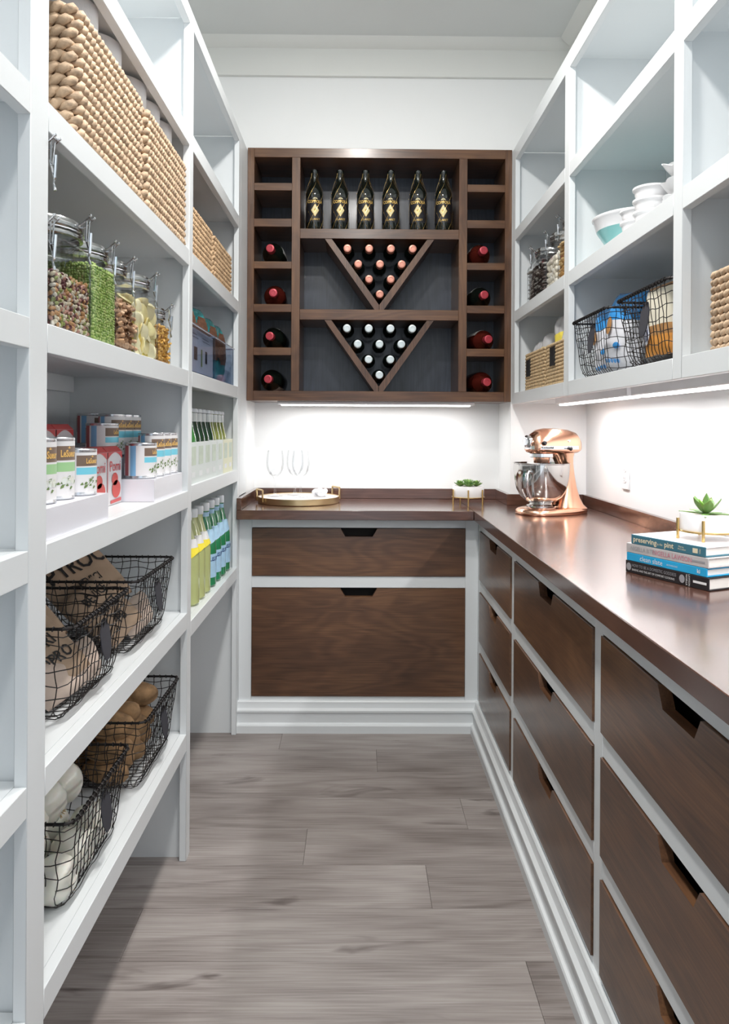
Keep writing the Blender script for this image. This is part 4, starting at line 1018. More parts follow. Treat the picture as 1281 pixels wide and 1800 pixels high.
for i in range(11):
    y_ = 2.235+i*0.0665
    if 2.60 < y_ < 2.625: y_ = 2.578
    y_ = [2.225, 2.293, 2.361, 2.429, 2.497, 2.565, 2.650, 2.702, 2.770, 2.838, 2.904][i]
    kind = 'beerg' if i < 3 else ('beer' if i < 7 else 'beery')
    if kind not in protos:
        t = thing('soda_bottle', 'x', 'bottle'); r, h = (0.026, 0.232)
        MB().lathe([(0, 0.002), (r*.85, 0), (r, 0.005), (r, 0.115), (r*.9, 0.135), (0.015, 0.165), (0.0125, 0.18), (0.0125, h-0.012), (0, h-0.012)], 20).build('glass_body', M[kind], t)
        MB().lathe([(0.0134, 0.186), (0.0132, 0.214)], 16, cap=False).build('neck_label', M['necklab'], t)
        MB().lathe([(0.0155, h-0.016), (0.0150, h-0.008), (0.012, h-0.004), (0, h-0.003)], 16).build('crown_cap', M['capw'], t)
        b = protos[kind] = t
    else: b = dup(protos[kind])
    b.location = (-0.54 if i != 7 else -0.542, y_, 1.0797)
    nm = {'beerg': 'green', 'beer': 'dark', 'beery': 'olive'}[kind]
    b['label'] = '%s soda bottle with pale neck label in a carton, %s of eleven from the camera' % (nm, ordn[i] if i < 8 else ('ninth', 'tenth', 'last')[i-8]); b['group'] = 'bottles in the cartons'

# ------------------------------------------------------------------ water and lemonade bottles
def big_bottle(green):
    t = thing('water_bottle' if green else 'lemonade_bottle', 'x', 'bottle'); r, h = 0.0425, 0.298
    prof = [(0, 0.004), (r*.8, 0), (r, 0.008), (r, 0.135), (r*.97, 0.152), (r*.72, 0.195), (r*.47, 0.230), (0.0155, 0.252), (0.0145, 0.270), (0, 0.270)]
    if not green: prof = [(0, 0.004), (r*.8, 0), (r, 0.008), (r, 0.15), (r*.95, 0.165), (r*.70, 0.205), (r*.45, 0.238), (0.0155, 0.256), (0.0145, 0.270), (0, 0.270)]
    MB().lathe(prof, 28).build('glass_body', M['greenbot' if green else 'lemon'], t)
    MB().lathe([(0.0165, 0.2695), (0.0172, 0.272), (0.0172, 0.294), (0.015, h), (0, h)], 24).build('screw_cap', M['capw'], t)
    if green:
        MB().lathe([(0.0162, 0.246), (0.0156, 0.265)], 20, cap=False).build('neck_band', M['bluelab'], t)
        lb = MB().lathe([(r+.0006, 0.035), (r+.0006, 0.118)], 28, cap=False).build('wrap_label', M['bluelab'], t)
        rr = r+0.0012; q = MB()
        for a0 in (R(-62), R(2)):
            q = MB(); text(q, 'S.PELL', 0.020, lambda x, y: (rr*math.cos(a0+x/rr), rr*math.sin(a0+x/rr), 0.100+y), 0, 0.02)
            q.build('lettering', M['navy'], lb, smooth=False)
        # swallow-tailed collar label
        n = 14; vv = []; ff = []
        for i in range(n+1):
            a = R(-110)+R(120)*i/n; u = abs(i/n-.5)*2
            for z_ in (0.205, 0.168-0.014*(1-u)):
                k = 0.0425*(.97-(.25)*(z_-.152)/.043)+0.0012 if z_ < .195 else 0.0425*(.72-.25*(z_-.195)/.035)+0.0016
                vv.append((k*math.cos(a), k*math.sin(a), z_))
        MB().add(vv, [(2*i, 2*i+2, 2*i+3, 2*i+1) for i in range(n)]).build('collar_label', M['bluelab'], t)
    else:
        n = 28; vv = []; ff = []
        for i in range(n):
            a = 2*PI*i/n; zz = 0.158+0.012*math.cos(2*a)
            for z_, k in ((zz, .985), (0.185, .86), (0.212, .67)): vv.append(((r*k+.0012)*math.cos(a), (r*k+.0012)*math.sin(a), z_))
        for i in range(n):
            j = (i+1) % n; ff += [(3*i, 3*j, 3*j+1, 3*i+1)]
        g = MB().add(vv, ff); ff2 = [(3*i+1, 3*((i+1) % n)+1, 3*((i+1) % n)+2, 3*i+2) for i in range(n)]
        g.add(vv, ff2, 1); g.build('cone_label', [M['lemonlab'], M['whiteink']], t)
    return t
pg = big_bottle(True); pl = big_bottle(False)
for i, y_ in enumerate((2.375, 2.463, 2.552)):
    b = pl if i == 0 else dup(pl)
    b.location = (-0.548, y_, 0.6785); b['label'] = 'pale lemonade bottle with yellow label, %s from the camera' % ordn[i]; b['group'] = 'lemonade bottles'
for i, y_ in enumerate((2.655, 2.752, 2.848, 2.944)):
    b = pg if i == 0 else dup(pg)
    b.location = (-0.548, y_, 0.6785); b['label'] = 'green glass water bottle with blue label, %s from the camera' % ordn[i]; b['group'] = 'green water bottles'

# ------------------------------------------------------------------ risers, cans, cartons
def riser(label, y0, y1, steps, group='stepped risers'):
    t = thing('display_riser', label, 'riser', (0, 0, 0), (0, 0, 0), group)
    z0 = 1.0645; mb = MB(); x = -0.497
    poly = [(x, z0)]
    for d, h in steps: poly += [(x, z0+h), (x-d, z0+h)]; x -= d
    poly += [(x, z0)]
    mb.prism(poly, y0, y1, 'y'); t.location = (0, 0, 0)
    mb.build('stepped_body', M['acrylw'], t, smooth=False)
riser('white stepped riser under the cans at the first post', 1.17, 1.480, [(0.115, 0.052), (0.095, 0.104)])
riser('white stepped riser under the cans beside the second post', 1.812, 2.10, [(0.098, 0.055), (0.098, 0.104), (0.098, 0.131)])
def can(r, h, kind, face):
    """face: angle (rad) of the logo centre, world direction"""
    t = thing('food_can', 'x', 'can')
    prof = [(0, 0.004), (r*.92, 0.004), (r*.96, 0), (r*1.0, 0.0015), (r*1.0, 0.004), (r*.985, 0.006), (r*.985, h-0.006), (r*1.0, h-0.004), (r*1.0, h-0.0015), (r*.96, h), (r*.92, h-0.004), (0, h-0.004)]
    MB().lathe(prof, 36).build('tin', M['canmetal'], t)
    n = 48; rows_ = [0.007, h*0.12, h*0.42, h*0.45, h*0.60, h*0.63, h*0.86, h-0.007]; mb = MB(); vv = []; ff = []; mi = []
    rl = r*0.992
    for z_ in rows_:
        for i in range(n): a = face+2*PI*i/n; vv.append((rl*math.cos(a), rl*math.sin(a), z_))
    for j in range(len(rows_)-1):
        for i in range(n):
            ff.append((j*n+i, j*n+(i+1) % n, (j+1)*n+(i+1) % n, (j+1)*n+i))
            d = ((i+.5+n/2) % n)-n/2; k = 0
            if abs(d) < 7:
                if j == 5: k = 1
                if j == 3: k = 2
            elif -14 < d < -11: k = 4
            elif -18 < d <= -15: k = 5
            elif -25 < d <= -18 and j in (2, 3, 4, 5): k = 6
            mi.append(k)
    b0 = len(mb.f); mb.add(vv, ff); mb.m[b0:] = mi
    band = {'cyan': M['cancyan'], 'green': M['cangreen']}[kind]
    lb = mb.build('paper_label', [M['canwhite'], M['canbrown'], band, M['canveg'], M['canblue'], M['canred'], M['cangrey']], t)
    q = MB(); rr = rl+0.0006
    F = lambda x, y: (rr*math.cos(face+x/rr), rr*math.sin(face+x/rr), h*0.735+y)
    text(q, 'LeSueur', h*0.155, F, 0, 0.025, 0.62)
    q.add([F(-0.002, h*.085), F(0.002, h*.085), F(0.0005, h*.12), F(-0.0005, h*.12)], [(0, 1, 2, 3)], 0); q.add([F(-0.004, h*.095), F(0.004, h*.095), F(0.004, h*.1), F(-0.004, h*.1)], [(0, 1, 2, 3)], 0)
    G_ = lambda x, y: (rr*math.cos(face+x/rr), rr*math.sin(face+x/rr), h*0.26+y)
    rnd = random.Random(3)
    for i in range(6):
        cx, cy = rnd.uniform(-.014, .016), rnd.uniform(-h*.10, h*.06); a = rnd.uniform(.3, .9); L = 0.013; W = 0.0022
        if kind == 'green' and i < 3:
            pts_ = [G_(-0.010+i*0.010+0.006*math.cos(k*PI/6), h*.05+0.007*math.sin(k*PI/6)) for k in range(12)]; q.add(pts_, [tuple(range(12))], 2)
        pts_ = [G_(cx+L*u*math.cos(a)-W*v*math.sin(a), cy+L*u*math.sin(a)+W*v*math.cos(a)) for u, v in ((-1, 0), (-.7, -1), (.7, -1), (1, 0), (.7, 1), (-.7, 1))]
        q.add(pts_, [tuple(range(6))], 1)
    q.build('label_print', [M['cangold'], M['canveg'], M['onion']], lb, smooth=False)['kind'] = 'stuff'
    return t
FA = R(-22)
cA = can(0.0365, 0.112, 'green', FA); cB = can(0.0345, 0.089, 'cyan', FA); cCn = can(0.034, 0.112, 'cyan', FA); cD = can(0.0395, 0.088, 'cyan', R(-8))
used = set()
def pcan(p, loc, label, group):
    b = p if id(p) not in used else dup(p); used.add(id(p)); b.location = loc; b['label'] = label; b['group'] = group
    return b
g1 = 'cans on the near riser'; g2 = 'cans on the far riser'
pcan(cA, (-0.553, 1.268, 1.117), 'tall can with green label band partly hidden by the first post', g1)
pcan(cA, (-0.553, 1.350, 1.117), 'tall can with green label band, second on the near riser', g1)
pcan(cB, (-0.540, 1.434, 1.117), 'short can with cyan label band at the near riser\'s end', g1)
zf1, zf2, zf3 = 1.120, 1.169, 1.196
pcan(cD, (-0.545, 1.862, zf1), 'wide short can with red side stripe at the front of the far riser', g2)
for i, y_ in enumerate((1.942, 2.006, 2.066)):
    b = pcan(cCn, (-0.540, y_ if i == 0 else y_+0.006*i-0.002, zf1), 'tall can with cyan band on the far riser\'s lowest step, %s from the camera' % ordn[i+1], g2)
    if i: b.location.y = 1.942+0.0695*i
pcan(cD, (-0.640, 1.858, zf2), 'wide short can at the near end of the far riser\'s middle step', g2)
for i in range(3): pcan(cCn, (-0.642, 1.937+0.0695*i, zf2), 'tall can with cyan band on the far riser\'s middle step, %s from the camera' % ordn[i+1], g2)
pcan(cD, (-0.735, 2.05, zf3), 'wide short can on the far riser\'s highest step', g2)
def tomato_box(h):
    t = thing('tomato_carton', 'x', 'carton'); w_ = 0.104; d = 0.060   # local x = towards the aisle, y along the shelf
    mb = MB(); mb.cbox(-d/2, d/2, -w_/2, w_/2, 0, h-0.012, 0.0015, 1); mb.loft([[(-d/2, -w_/2, h-0.0122), (d/2, -w_/2, h-0.0122), (d/2, w_/2, h-0.0122), (-d/2, w_/2, h-0.0122)], [(-0.012, -w_/2+.002, h), (0.02, -w_/2+.002, h-.002), (0.018, w_/2-.002, h), (-0.012, w_/2-.002, h-.001)]], 0)
    mb.build('box', [M['boxred'], M['boxw']], t, smooth=False)
    q = MB(); X = d/2+0.0008
    n = 10
    top = [(X, -w_/2+w_*i/n, h-0.013) for i in range(n+1)]; bot = [(X, -w_/2+w_*i/n, h-0.030+0.016*math.sin(PI*i/n)) for i in range(n+1)]
    q.add(top+bot, [(i, i+1, n+2+i, n+1+i) for i in range(n)], 0)
    q.add([(X, -w_/2, 0.02), (X, -w_/2+0.004, 0.02), (X, -w_/2+0.004, h-0.013), (X, -w_/2, h-0.013)], [(0, 1, 2, 3)], 0)
    text(q, 'Pomi', 0.034, lambda x, y: (X+.0003, x+0.002, h-0.047+y), 0, 0.01, 1.15)
    for cy, cz, r_ in ((0.010, 0.036, 0.021), (0.0, 0.060, 0.015)):
        q.add([(X+.0004, cy+r_*1.45*math.cos(a*PI/8), cz+r_*math.sin(a*PI/8)) for a in range(16)], [tuple(range(16))], 1)
    q.add([(X+.0005, -0.030, 0.004), (X+.0005, 0.045, 0.006), (X+.0005, 0.045, 0.014), (X+.0005, -0.030, 0.011)], [(0, 1, 2, 3)], 0)
    q.build('front_print', [M['boxred'], M['tomred']], t, smooth=False)
    # the side that faces the camera
    s = MB(); s.box(-d/2+.002, d/2-.002, -w_/2-.0008, -w_/2-.0002, 0.003, h-0.014); s.build('red_side', M['boxred'], t, smooth=False)
    return t
tb = tomato_box(0.137)
for i, (x_, y_, z_, yaw, lb) in enumerate(((-0.604, 1.752, 1.0645, 0, 'red and white tomato carton at the shelf middle beside the far riser'), (-0.604, 1.645, 1.0645, 0, 'red and white tomato carton second from the far riser'),
        (-0.722, 1.752, 1.1165, 0, 'tomato carton with red top behind the cans, nearer the second post'), (-0.722, 1.645, 1.1165, 0, 'tomato carton with red top behind the cans'))):
    b = tb if i == 0 else dup(tb)
    b.location = (x_, y_, z_); b['label'] = lb; b['group'] = 'tomato cartons'
riser('low white riser at the back under tomato cartons', 1.41, 1.56, [(0.001, 0.0515)], None)
o = bpy.data.objects['display_riser.002']; o.children[0].data = MB().box(-0.76, -0.685, 1.59, 1.806, 1.0645, 1.116).mesh('stepped_body', M['acrylw'], smooth=False)

# ------------------------------------------------------------------ bowls in the right cubby
def bowl_prof(r, h, foot=0.45, th=0.004): 
    o_ = [(0, 0.001), (r*foot, 0.0), (r*foot, 0.004), (r*(foot+.25), h*.22), (r*.93, h*.62), (r, h*.96), (r, h)]
    return o_+[(r-th, h), (r*.93-th, h*.62), (r*(foot+.2)-th, h*.24), (r*foot-th, th+.004), (0, th+.004)]
t = thing('mixing_bowl', 'large mixing bowl, white with a teal lower band', 'bowl', (0.812, 2.165, ZK))
R0, H0 = 0.122, 0.116
pf = [(0, 0.001), (0.052, 0.0), (0.055, 0.002), (0.088, 0.045), (0.110, 0.078)]
pf2 = [(0.110, 0.078), (0.120, 0.108), (0.124, 0.113), (0.123, 0.116), (0.118, 0.115), (0.104, 0.070), (0.05, 0.008), (0, 0.006)]
MB().lathe(pf, 40).build('teal_band', M['teal'], t, ang=60); MB().lathe(pf2, 40, cap=False).build('white_upper', M['white'], t, ang=60)
def small_bowl():
    t = thing('ramekin_bowl', 'x', 'bowl'); r = 0.0425
    MB().lathe([(0, 0.001), (r*.6, 0), (r*.7, 0.006), (r*.92, 0.03), (r*.94, 0.038), (r*1.06, 0.043), (r*1.06, 0.048), (r*.96, 0.048), (r*.86, 0.034), (r*.6, 0.008), (0, 0.006)], 36).build('dish', M['ceram'], t, ang=45)
    return t
sb = small_bowl(); k = 0
for x_, y_, n in ((0.742, 1.966, 2), (0.742, 1.874, 3)):
    for j in range(n):
        b = sb if k == 0 else dup(sb); k += 1
        b.location = (x_, y_, ZK+0.030*j+ (0.0005*j)); b['label'] = 'small white bowl in the %s stack right of the teal bowl, %s from the shelf' % ('two-high' if n == 2 else 'three-high', ordn[j]); b['group'] = 'small white bowls'
def scallop_bowl():
    t = thing('scalloped_bowl', 'x', 'bowl'); n = 64; rings = []
    for r_, z_, am in ((0.0, .002, 0), (0.028, 0, 0), (0.032, .004, 0), (0.055, .022, .02), (0.070, .040, .05), (0.077, .052, .07), (0.075, .053, .07), (0.066, .040, .05), (0.05, .023, .02), (0.026, .007, 0), (0.0, .006, 0)):
        rings.append([((r_*(1+am*abs(math.cos(5*PI*2*i/n))))*math.cos(2*PI*i/n), (r_*(1+am*abs(math.cos(5*PI*2*i/n))))*math.sin(2*PI*i/n), z_+am*.06*abs(math.cos(5*PI*2*i/n))) for i in range(n)])
    MB().loft(rings, caps=False).build('dish', M['ceram'], t, ang=70); return t
sb = scallop_bowl()
for j, (z_, ry, rx) in enumerate(((0.0, 0, 0), (0.036, 0, 0), (0.072, -0.30, 0.18))):
    b = sb if j == 0 else dup(sb)
    b.location = (0.812, 1.768, ZK+0.001+z_+(0.012 if j == 2 else 0)); b.rotation_euler = (rx, ry, 0.3*j)
    b['label'] = 'white scalloped bowl at the right end of the bowls, %s in its stack' % ('lowest', 'middle', 'tilted on top')[j]; b['group'] = 'scalloped bowls'

# ------------------------------------------------------------------ contents of right wire baskets and tagged baskets
BB = [M['whitebag'], M['bluebag']]
for i, (y_, x_, w_, zz, tl) in enumerate(((2.245, 0.775, 0.13, 0.112, 8), (2.105, 0.770, 0.15, 0.122, -6))):
    me, _ = bag_mesh('flour_bag', w_, 0.225, 0.085, BB, (), 40+i*4, 0.007, None, 24, 0.14)
    o = put('flour_bag', me); tag(o, 'white bag with blue crumpled top in the wire basket, %s' % ('farther one' if i == 0 else 'nearer one'), 'bag', 'blue-topped bags')
    n_ = Vector((-0.95, -0.28, 0.1)); o.matrix_world = Matrix.Translation((x_, y_, 1.405+zz)) @ n_.to_track_quat('Z', 'Y').to_matrix().to_4x4() @ Matrix.Rotation(R(tl), 4, 'Z')
    q = MB(); Z_ = lambda x, y: 0.0445*max(0, 1-(abs(x)/(w_/2))**3.2)**.55*max(0, 1-(abs(y)/.1125)**4)**.6+.0045
    def blob(cx, cy, rx_, ry_, mi): 
        N = 18; q.add([(cx, cy, Z_(cx, cy)+.001)]+[(cx+rx_*math.cos(2*PI*k/N), cy+ry_*math.sin(2*PI*k/N), Z_(cx+rx_*math.cos(2*PI*k/N), cy+ry_*math.sin(2*PI*k/N))) for k in range(N)], [(0, k+1, (k+1) % N+1) for k in range(N)], mi)
    blob(-0.028, 0.012, 0.013, 0.026, 0)
    for k in range(5): blob(-0.03+0.014*k, -0.088, 0.006, 0.006, 1)
    blob(0.02, -0.045, 0.014, 0.009, 1)
    q.build('bag_print', [M['brownfood'], M['bluebag']], o)['kind'] = 'stuff'
PK = [M['creampk'], M['orangefood'], M['brownfood'], M['navy'], M['blackp']]
def pack(label, loc, w_, h_, d, bands, rz, tilt, seed, logo=None):
    mb = MB(); n = 16
    for s in (1, -1):
        vv = []; ff = []; mi = []
        for j in range(n+1):
            for i in range(n+1):
                x = -w_/2+w_*i/n; y = h_*j/n; u = abs(x)/(w_/2); v = abs(y-h_/2)/(h_/2)
                p = (1-u**5)**.5*(1-v**6)**.5
                vv.append((s*(d/2*p)+.003*noise.noise(Vector((x*25+seed, y*25, s)))*p, x, y))
        for j in range(n):
            for i in range(n):
                ff.append((j*(n+1)+i, j*(n+1)+i+1, (j+1)*(n+1)+i+1, (j+1)*(n+1)+i)); f_ = (j+.5)/n; k = 0
                for a, b, c_ in bands:
                    if a <= f_ < b: k = c_
                mi.append(k)
        b0 = len(mb.f); mb.add(vv, ff); mb.m[b0:] = mi
    o = mb.build('snack_package', PK, None, loc, (0, tilt, rz), ang=50); tag(o, label, 'package', 'packages in the wire basket')
    if logo:
        q = MB()
        for cy, cz, rx_, rz_, mi in logo:
            N = 20; q.add([(-d/2-.004, cy+rx_*math.cos(2*PI*k/N), cz+rz_*math.sin(2*PI*k/N)) for k in range(N)], [tuple(range(N))], mi)
        q.build('package_print', [M['whitebag'], M['navy'], M['orangefood']], o)
bs = [(0, .13, 4), (.13, .36, 1), (.36, .5, 2), (.5, .93, 0), (.93, 1.01, 2)]
pack('cream and orange food package at the basket\'s far end', (0.760, 1.835, 1.4055), 0.135, 0.205, 0.05, bs, 0.1, 0.0, 1.0, [(0.035, 0.085, 0.018, 0.030, 0), (0.035, 0.085, 0.012, 0.022, 1), (0.038, 0.085, 0.010, 0.019, 0)])
pack('navy and brown package in the middle of the basket', (0.835, 1.755, 1.4055), 0.13, 0.20, 0.045, [(0, .3, 2), (.3, 1.01, 3)], 0.2, 0.0, 4.0)
pack('cream package with orange base at the basket\'s near end', (0.762, 1.685, 1.4055), 0.125, 0.20, 0.05, [(0, .14, 4), (.14, .40, 1), (.4, 1.01, 0)], 0.05, 0.0, 7.0, [(0.0, 0.105, 0.034, 0.034, 0), (0.0, 0.105, 0.020, 0.028, 1), (0.002, 0.105, 0.018, 0.025, 0), (0.02, 0.06, 0.016, 0.012, 2)])
for i, (y_, x_, hh, w_) in enumerate(((3.03, 0.738, 0.175, 0.07), (2.955, 0.738, 0.180, 0.075), (2.865, 0.738, 0.195, 0.08), (2.66, 0.738, 0.235, 0.08), (2.575, 0.738, 0.22, 0.07), (2.50, 0.738, 0.225, 0.08))):
    me, _ = bag_mesh('snack_pouch', w_, hh, 0.045, [M['wrap'], M['yellowpk']], (), 60+i*2.2, 0.010, (-0.5, 0.18) if i < 4 else (-.5, 0.0), 14)
    o = put('snack_pouch', me); n_ = Vector((-0.9, -0.35, 0.1)); o.matrix_world = Matrix.Translation((x_, y_, 1.424+hh/2)) @ n_.to_track_quat('Z', 'Y').to_matrix().to_4x4() @ Matrix.Rotation(R((-7, 5, -4, 8, -6, 4)[i]), 4, 'Z')
    tag(o, 'clear snack pouch poking out of a tagged basket, %s from the wine rack' % ordn[i], 'pouch', 'clear snack pouches')
me, _ = bag_mesh('cloth_bundle', 0.10, 0.07, 0.06, [M['whitebag']], (), 3.0, 0.01, None, 14)
o = put('cloth_bundle', me, None, (-0.60, 2.52, 1.893), (0, 0.3, 0)); tag(o, 'small white plastic packet peeking out of a low basket', 'packet')

# ------------------------------------------------------------------ stand mixer
def mixer():
    yaw = math.atan2(-0.36, -0.93)
    t = thing('stand_mixer', 'shiny copper stand mixer with polished steel bowl on the worktop', 'mixer', (0.722, 2.90, ZC+0.0003), (0, 0, yaw))
    Cp = M['copper']
    def plan(z, x0, x1, w0, w1, n=32, p=2.4):
        """egg outline: rear x0 with half width w0, front x1 with half width w1"""
        cx = (x0+x1)/2; L = (x1-x0)/2; out = []
        for i in range(n):
            a = 2*PI*i/n; c_, s_ = math.cos(a), math.sin(a)
            ux = math.copysign(abs(c_)**(2/p), c_); uy = math.copysign(abs(s_)**(2/p), s_)
            w_ = w0+(w1-w0)*(ux+1)/2; out.append((cx+L*ux, w_*uy, z))
        return out
    b = MB(); b.loft([plan(0, -0.200, 0.098, .078, .100), plan(0.004, -0.203, 0.101, .081, .103), plan(0.014, -0.202, 0.100, .080, .102), plan(0.022, -0.194, 0.092, .072, .094), plan(0.026, -0.180, 0.078, .058, .080)])
    b.build('foot_plate', Cp, t, ang=70)
    c = MB(); R_ = []
    for z, x0, x1, w_ in ((0.020, -0.198, -0.045, .070), (0.035, -0.180, -0.055, .060), (0.06, -0.166, -0.070, .050), (0.10, -0.152, -0.080, .044), (0.15, -0.141, -0.083, .041), (0.195, -0.134, -0.078, .041), (0.222, -0.134, -0.062, .045), (0.240, -0.140, -0.04, .050)):
        R_.append(plan(z, x0, x1, w_, w_*0.92, 28, 2.6))
    c.loft(R_); c.build('column', Cp, t, ang=70)
    def sect(x, w_, zb, zt, n=28):
        out = []; cz = 0.262; 
        for i in range(n):
            a = 2*PI*i/n; s_ = math.sin(a); cc = math.cos(a)
            h_ = (zt-cz) if s_ > 0 else (cz-zb); p = 2.3 if s_ > 0 else 3.0
            out.append((x, w_*math.copysign(abs(cc)**(2/p), cc), cz+h_*math.copysign(abs(s_)**(2/p), s_)))
        return out
    h = MB(); h.loft([sect(-0.163, .028, .252, .285), sect(-0.158, .044, .243, .305), (sect(-0.143, .054, .237, .322)), sect(-0.11, .060, .233, .331), sect(-0.06, .062, .232, .335), sect(-0.01, .060, .234, .336), sect(0.02, .056, .236, .330), sect(0.042, .048, .238, .315), sect(0.054, .038, .240, .297), sect(0.059, .026, .246, .280)])
    h.build('motor_head', Cp, t, ang=70)
    tr = MB()
    def band(z0, z1, off):
        ring = lambda z: [(x, y, z) for x, y, _ in plan(0, -0.1655-off, 0.0615+off, .0645+off, .0600+off, 48, 2.9)]
        tr.loft([ring(z0), ring(z1)], caps=True)
    band(0.254, 0.267, 0.0015); to = tr.build('trim_band', M['chrome'], t)
    q = MB()
    def side(x, y):
        lx = 0.012-x; ux = (lx+0.052)/0.115; yy = (.0660+(.0615-.0660)*(ux+1)/2)*max(0, 1-abs(ux)**2.9)**(1/2.9)
        return (lx, yy+0.0012, 0.2605+y)
    text(q, 'KitchenAid', 0.0105, side, 0, 0.02, 1.0); q.build('brand_lettering', M['ink'], to, smooth=False)
    MB().lathe([(.046, .222), (.048, .224), (.048, .236), (.045, .238)], 36, T=Matrix.Translation((0.0, 0, 0))).build('beater_collar', M['chrome'], t)
    MB().lathe([(.030, .200), (.032, .2215)], 24).build('beater_hub', Cp, t)
    MB().lathe([(0, .06), (.006, .06), (.006, .198), (0, .198)], 12).build('beater_shaft', M['chrome'], t)
    k = Matrix.Translation((0.056, 0, 0.284)) @ Matrix.Rotation(R(90), 4, 'Y')
    MB().lathe([(.021, 0.0), (.024, .003), (.024, .014), (.020, .018), (.014, .019), (0, .0195)], 28, T=k).build('hub_cap', M['chrome'], t)
    k = Matrix.Translation((0.030, 0.052, 0.279)) @ Matrix.Rotation(R(-90), 4, 'X')
    a = MB(); a.lathe([(.003, -.006), (.003, .004), (.0085, .006), (.0095, .012), (.006, .017), (0, .018)], 18, T=k); a.build('speed_knob', M['blackp'], t)
    k = Matrix.Translation((-0.086, 0.060, 0.2565)) @ Matrix.Rotation(R(-90), 4, 'X')
    a = MB(); a.lathe([(.0025, -.004), (.0025, .004), (.007, .005), (.0085, .010), (.005, .015), (0, .016)], 18, T=k); a.tube([(-0.086, .066, .257), (-0.060, .064, .2575)], .0018, 6); a.build('lock_lever', M['blackp'], t)
    k = Matrix.Translation((-0.086, 0.0605, 0.287)) @ Matrix.Rotation(R(-90), 4, 'X')
    MB().lathe([(.0045, -.004), (.0045, .001), (0, .0015)], 14, T=k).build('hinge_pin', M['chrome'], t)
    bw = MB(); r = 0.108
    bw.lathe([(0, .030), (.045, .0275), (.050, .0275), (.052, .034), (.046, .038), (.044, .044), (.062, .052), (.082, .070), (.097, .098), (.105, .135), (.108, .175), (.108, .196), (.111, .198), (.111, .200), (.106, .200), (.105, .175), (.100, .13), (.08, .08), (.04, .05), (0, .048)], 56)
    bo = bw.build('bowl', M['steel'], t, ang=40)
    hd = MB(); pts_ = [(0.1065, 0, .168), (0.125, 0, .170), (0.138, 0, .160), (0.140, 0, .135), (0.130, 0, .105), (0.112, 0, .078), (0.088, 0, .062)]
    rr = Matrix.Rotation(R(32), 4, 'Z'); hd.tube(pts_, .007, 10, T=rr); hd.build('bowl_handle', M['chrome'], bo)
    MB().lathe([(.056, .0262), (.058, .028), (.058, .033), (.054, .035)], 36).build('bowl_clamp_ring', M['chrome'], t)
mixer()

# ------------------------------------------------------------------ books
A0 = Vector((0.6315, 1.7355)); ang = math.atan2(-0.912, 0.408)
def book(label, x0, L, z0, th, W, mc, prints, mtop=None):
    p = A0+Vector((math.cos(ang), math.sin(ang)))*x0
    t = thing('hardback_book', label, 'book', (p.x, p.y, z0), (0, 0, ang), 'cookbooks stacked on the worktop')
    c = MB(); b = 0.0028
    c.cbox(0, L, 0.0, b, 0, th, 0.0010, 0); c.cbox(0, L, b+.0001, W, 0, b, 0.0008, 0); c.cbox(0, L, b+.0001, W, th-b, th, 0.0008, 1 if mtop else 0)
    c.build('cover', [mc, mtop or mc], t, smooth=False)
    MB().box(0.004, L-0.004, b+0.0003, W-0.004, b+0.0002, th-b-0.0002).build('page_block', M['pages'], t, smooth=False)
    q = MB(); ms = []
    for s, size, cx, cz, m_, bold, sx in prints:
        if m_ not in ms: ms.append(m_)
        if s == '#bar': q.box(cx-sx/2, cx+sx/2, -0.0006, -0.0003, th*cz-size/2, th*cz+size/2, ms.index(m_))
        elif s == '#egg': q.add([(cx+size*.42*math.cos(k*PI/8), -0.0006, th*cz+size*.5*math.sin(k*PI/8)) for k in range(16)], [tuple(range(16))], ms.index(m_))
        elif s[0] == '|': text(q, s[1:], size, lambda x, y: (cx+y, -0.0006, th*cz-x), ms.index(m_), bold, sx)
        else: text(q, s, size, lambda x, y: (cx+x, -0.0006, th*cz+y), ms.index(m_), bold, sx)
    q.build('spine_print', [M[k] for k in ms], t, smooth=False)
z = ZC+0.0003
book('black hardback cookbook at the bottom of the stack', 0.0, 0.234, z, 0.0275, 0.185, M['bblack'], [('HOW TO BE A DOMESTIC GODDESS', 0.0098, 0.085, 0.66, 'greyink', 0.0, 0.80), ('BAKING AND THE ART OF COMFORT COOKING', 0.0066, 0.083, 0.30, 'whiteink', 0.0, 0.85), ('#egg', 0.018, 0.011, 0.5, 'greyink', 0, 1), ('#egg', 0.018, 0.165, 0.5, 'greyink', 0, 1), ('|NIGELLA', 0.006, 0.177, 0.5, 'whiteink', 0, 1), ('|LAWSON', 0.006, 0.184, 0.5, 'whiteink', 0, 1), ('#bar', 0.005, 0.211, 0.5, 'whiteink', 0, 0.034)])
z += 0.0278
book('bright blue cookbook second from the bottom of the stack', 0.003, 0.226, z, 0.0185, 0.180, M['bblue'], [('clean slate', 0.016, 0.075, 0.5, 'whiteink', 0.0, 1.0), ('ANTHOLOGY', 0.005, 0.135, 0.45, 'whiteink', 0, 1), ('ki', 0.012, 0.205, 0.5, 'whiteink', 0.02, 1)])
z += 0.0188
book('silver grey cookbook with pink lettering under the teal one', 0.002, 0.230, z, 0.0215, 0.182, M['bgrey'], [('NIGELLA BITES', 0.0135, 0.052, 0.5, 'greyink', 0.0, 0.85), ('NIGELLA LAWSON', 0.0150, 0.135, 0.5, 'pinkink', 0.01, 0.85), ('#bar', 0.004, 0.205, 0.5, 'greyink', 0, 0.034)])
z += 0.0218
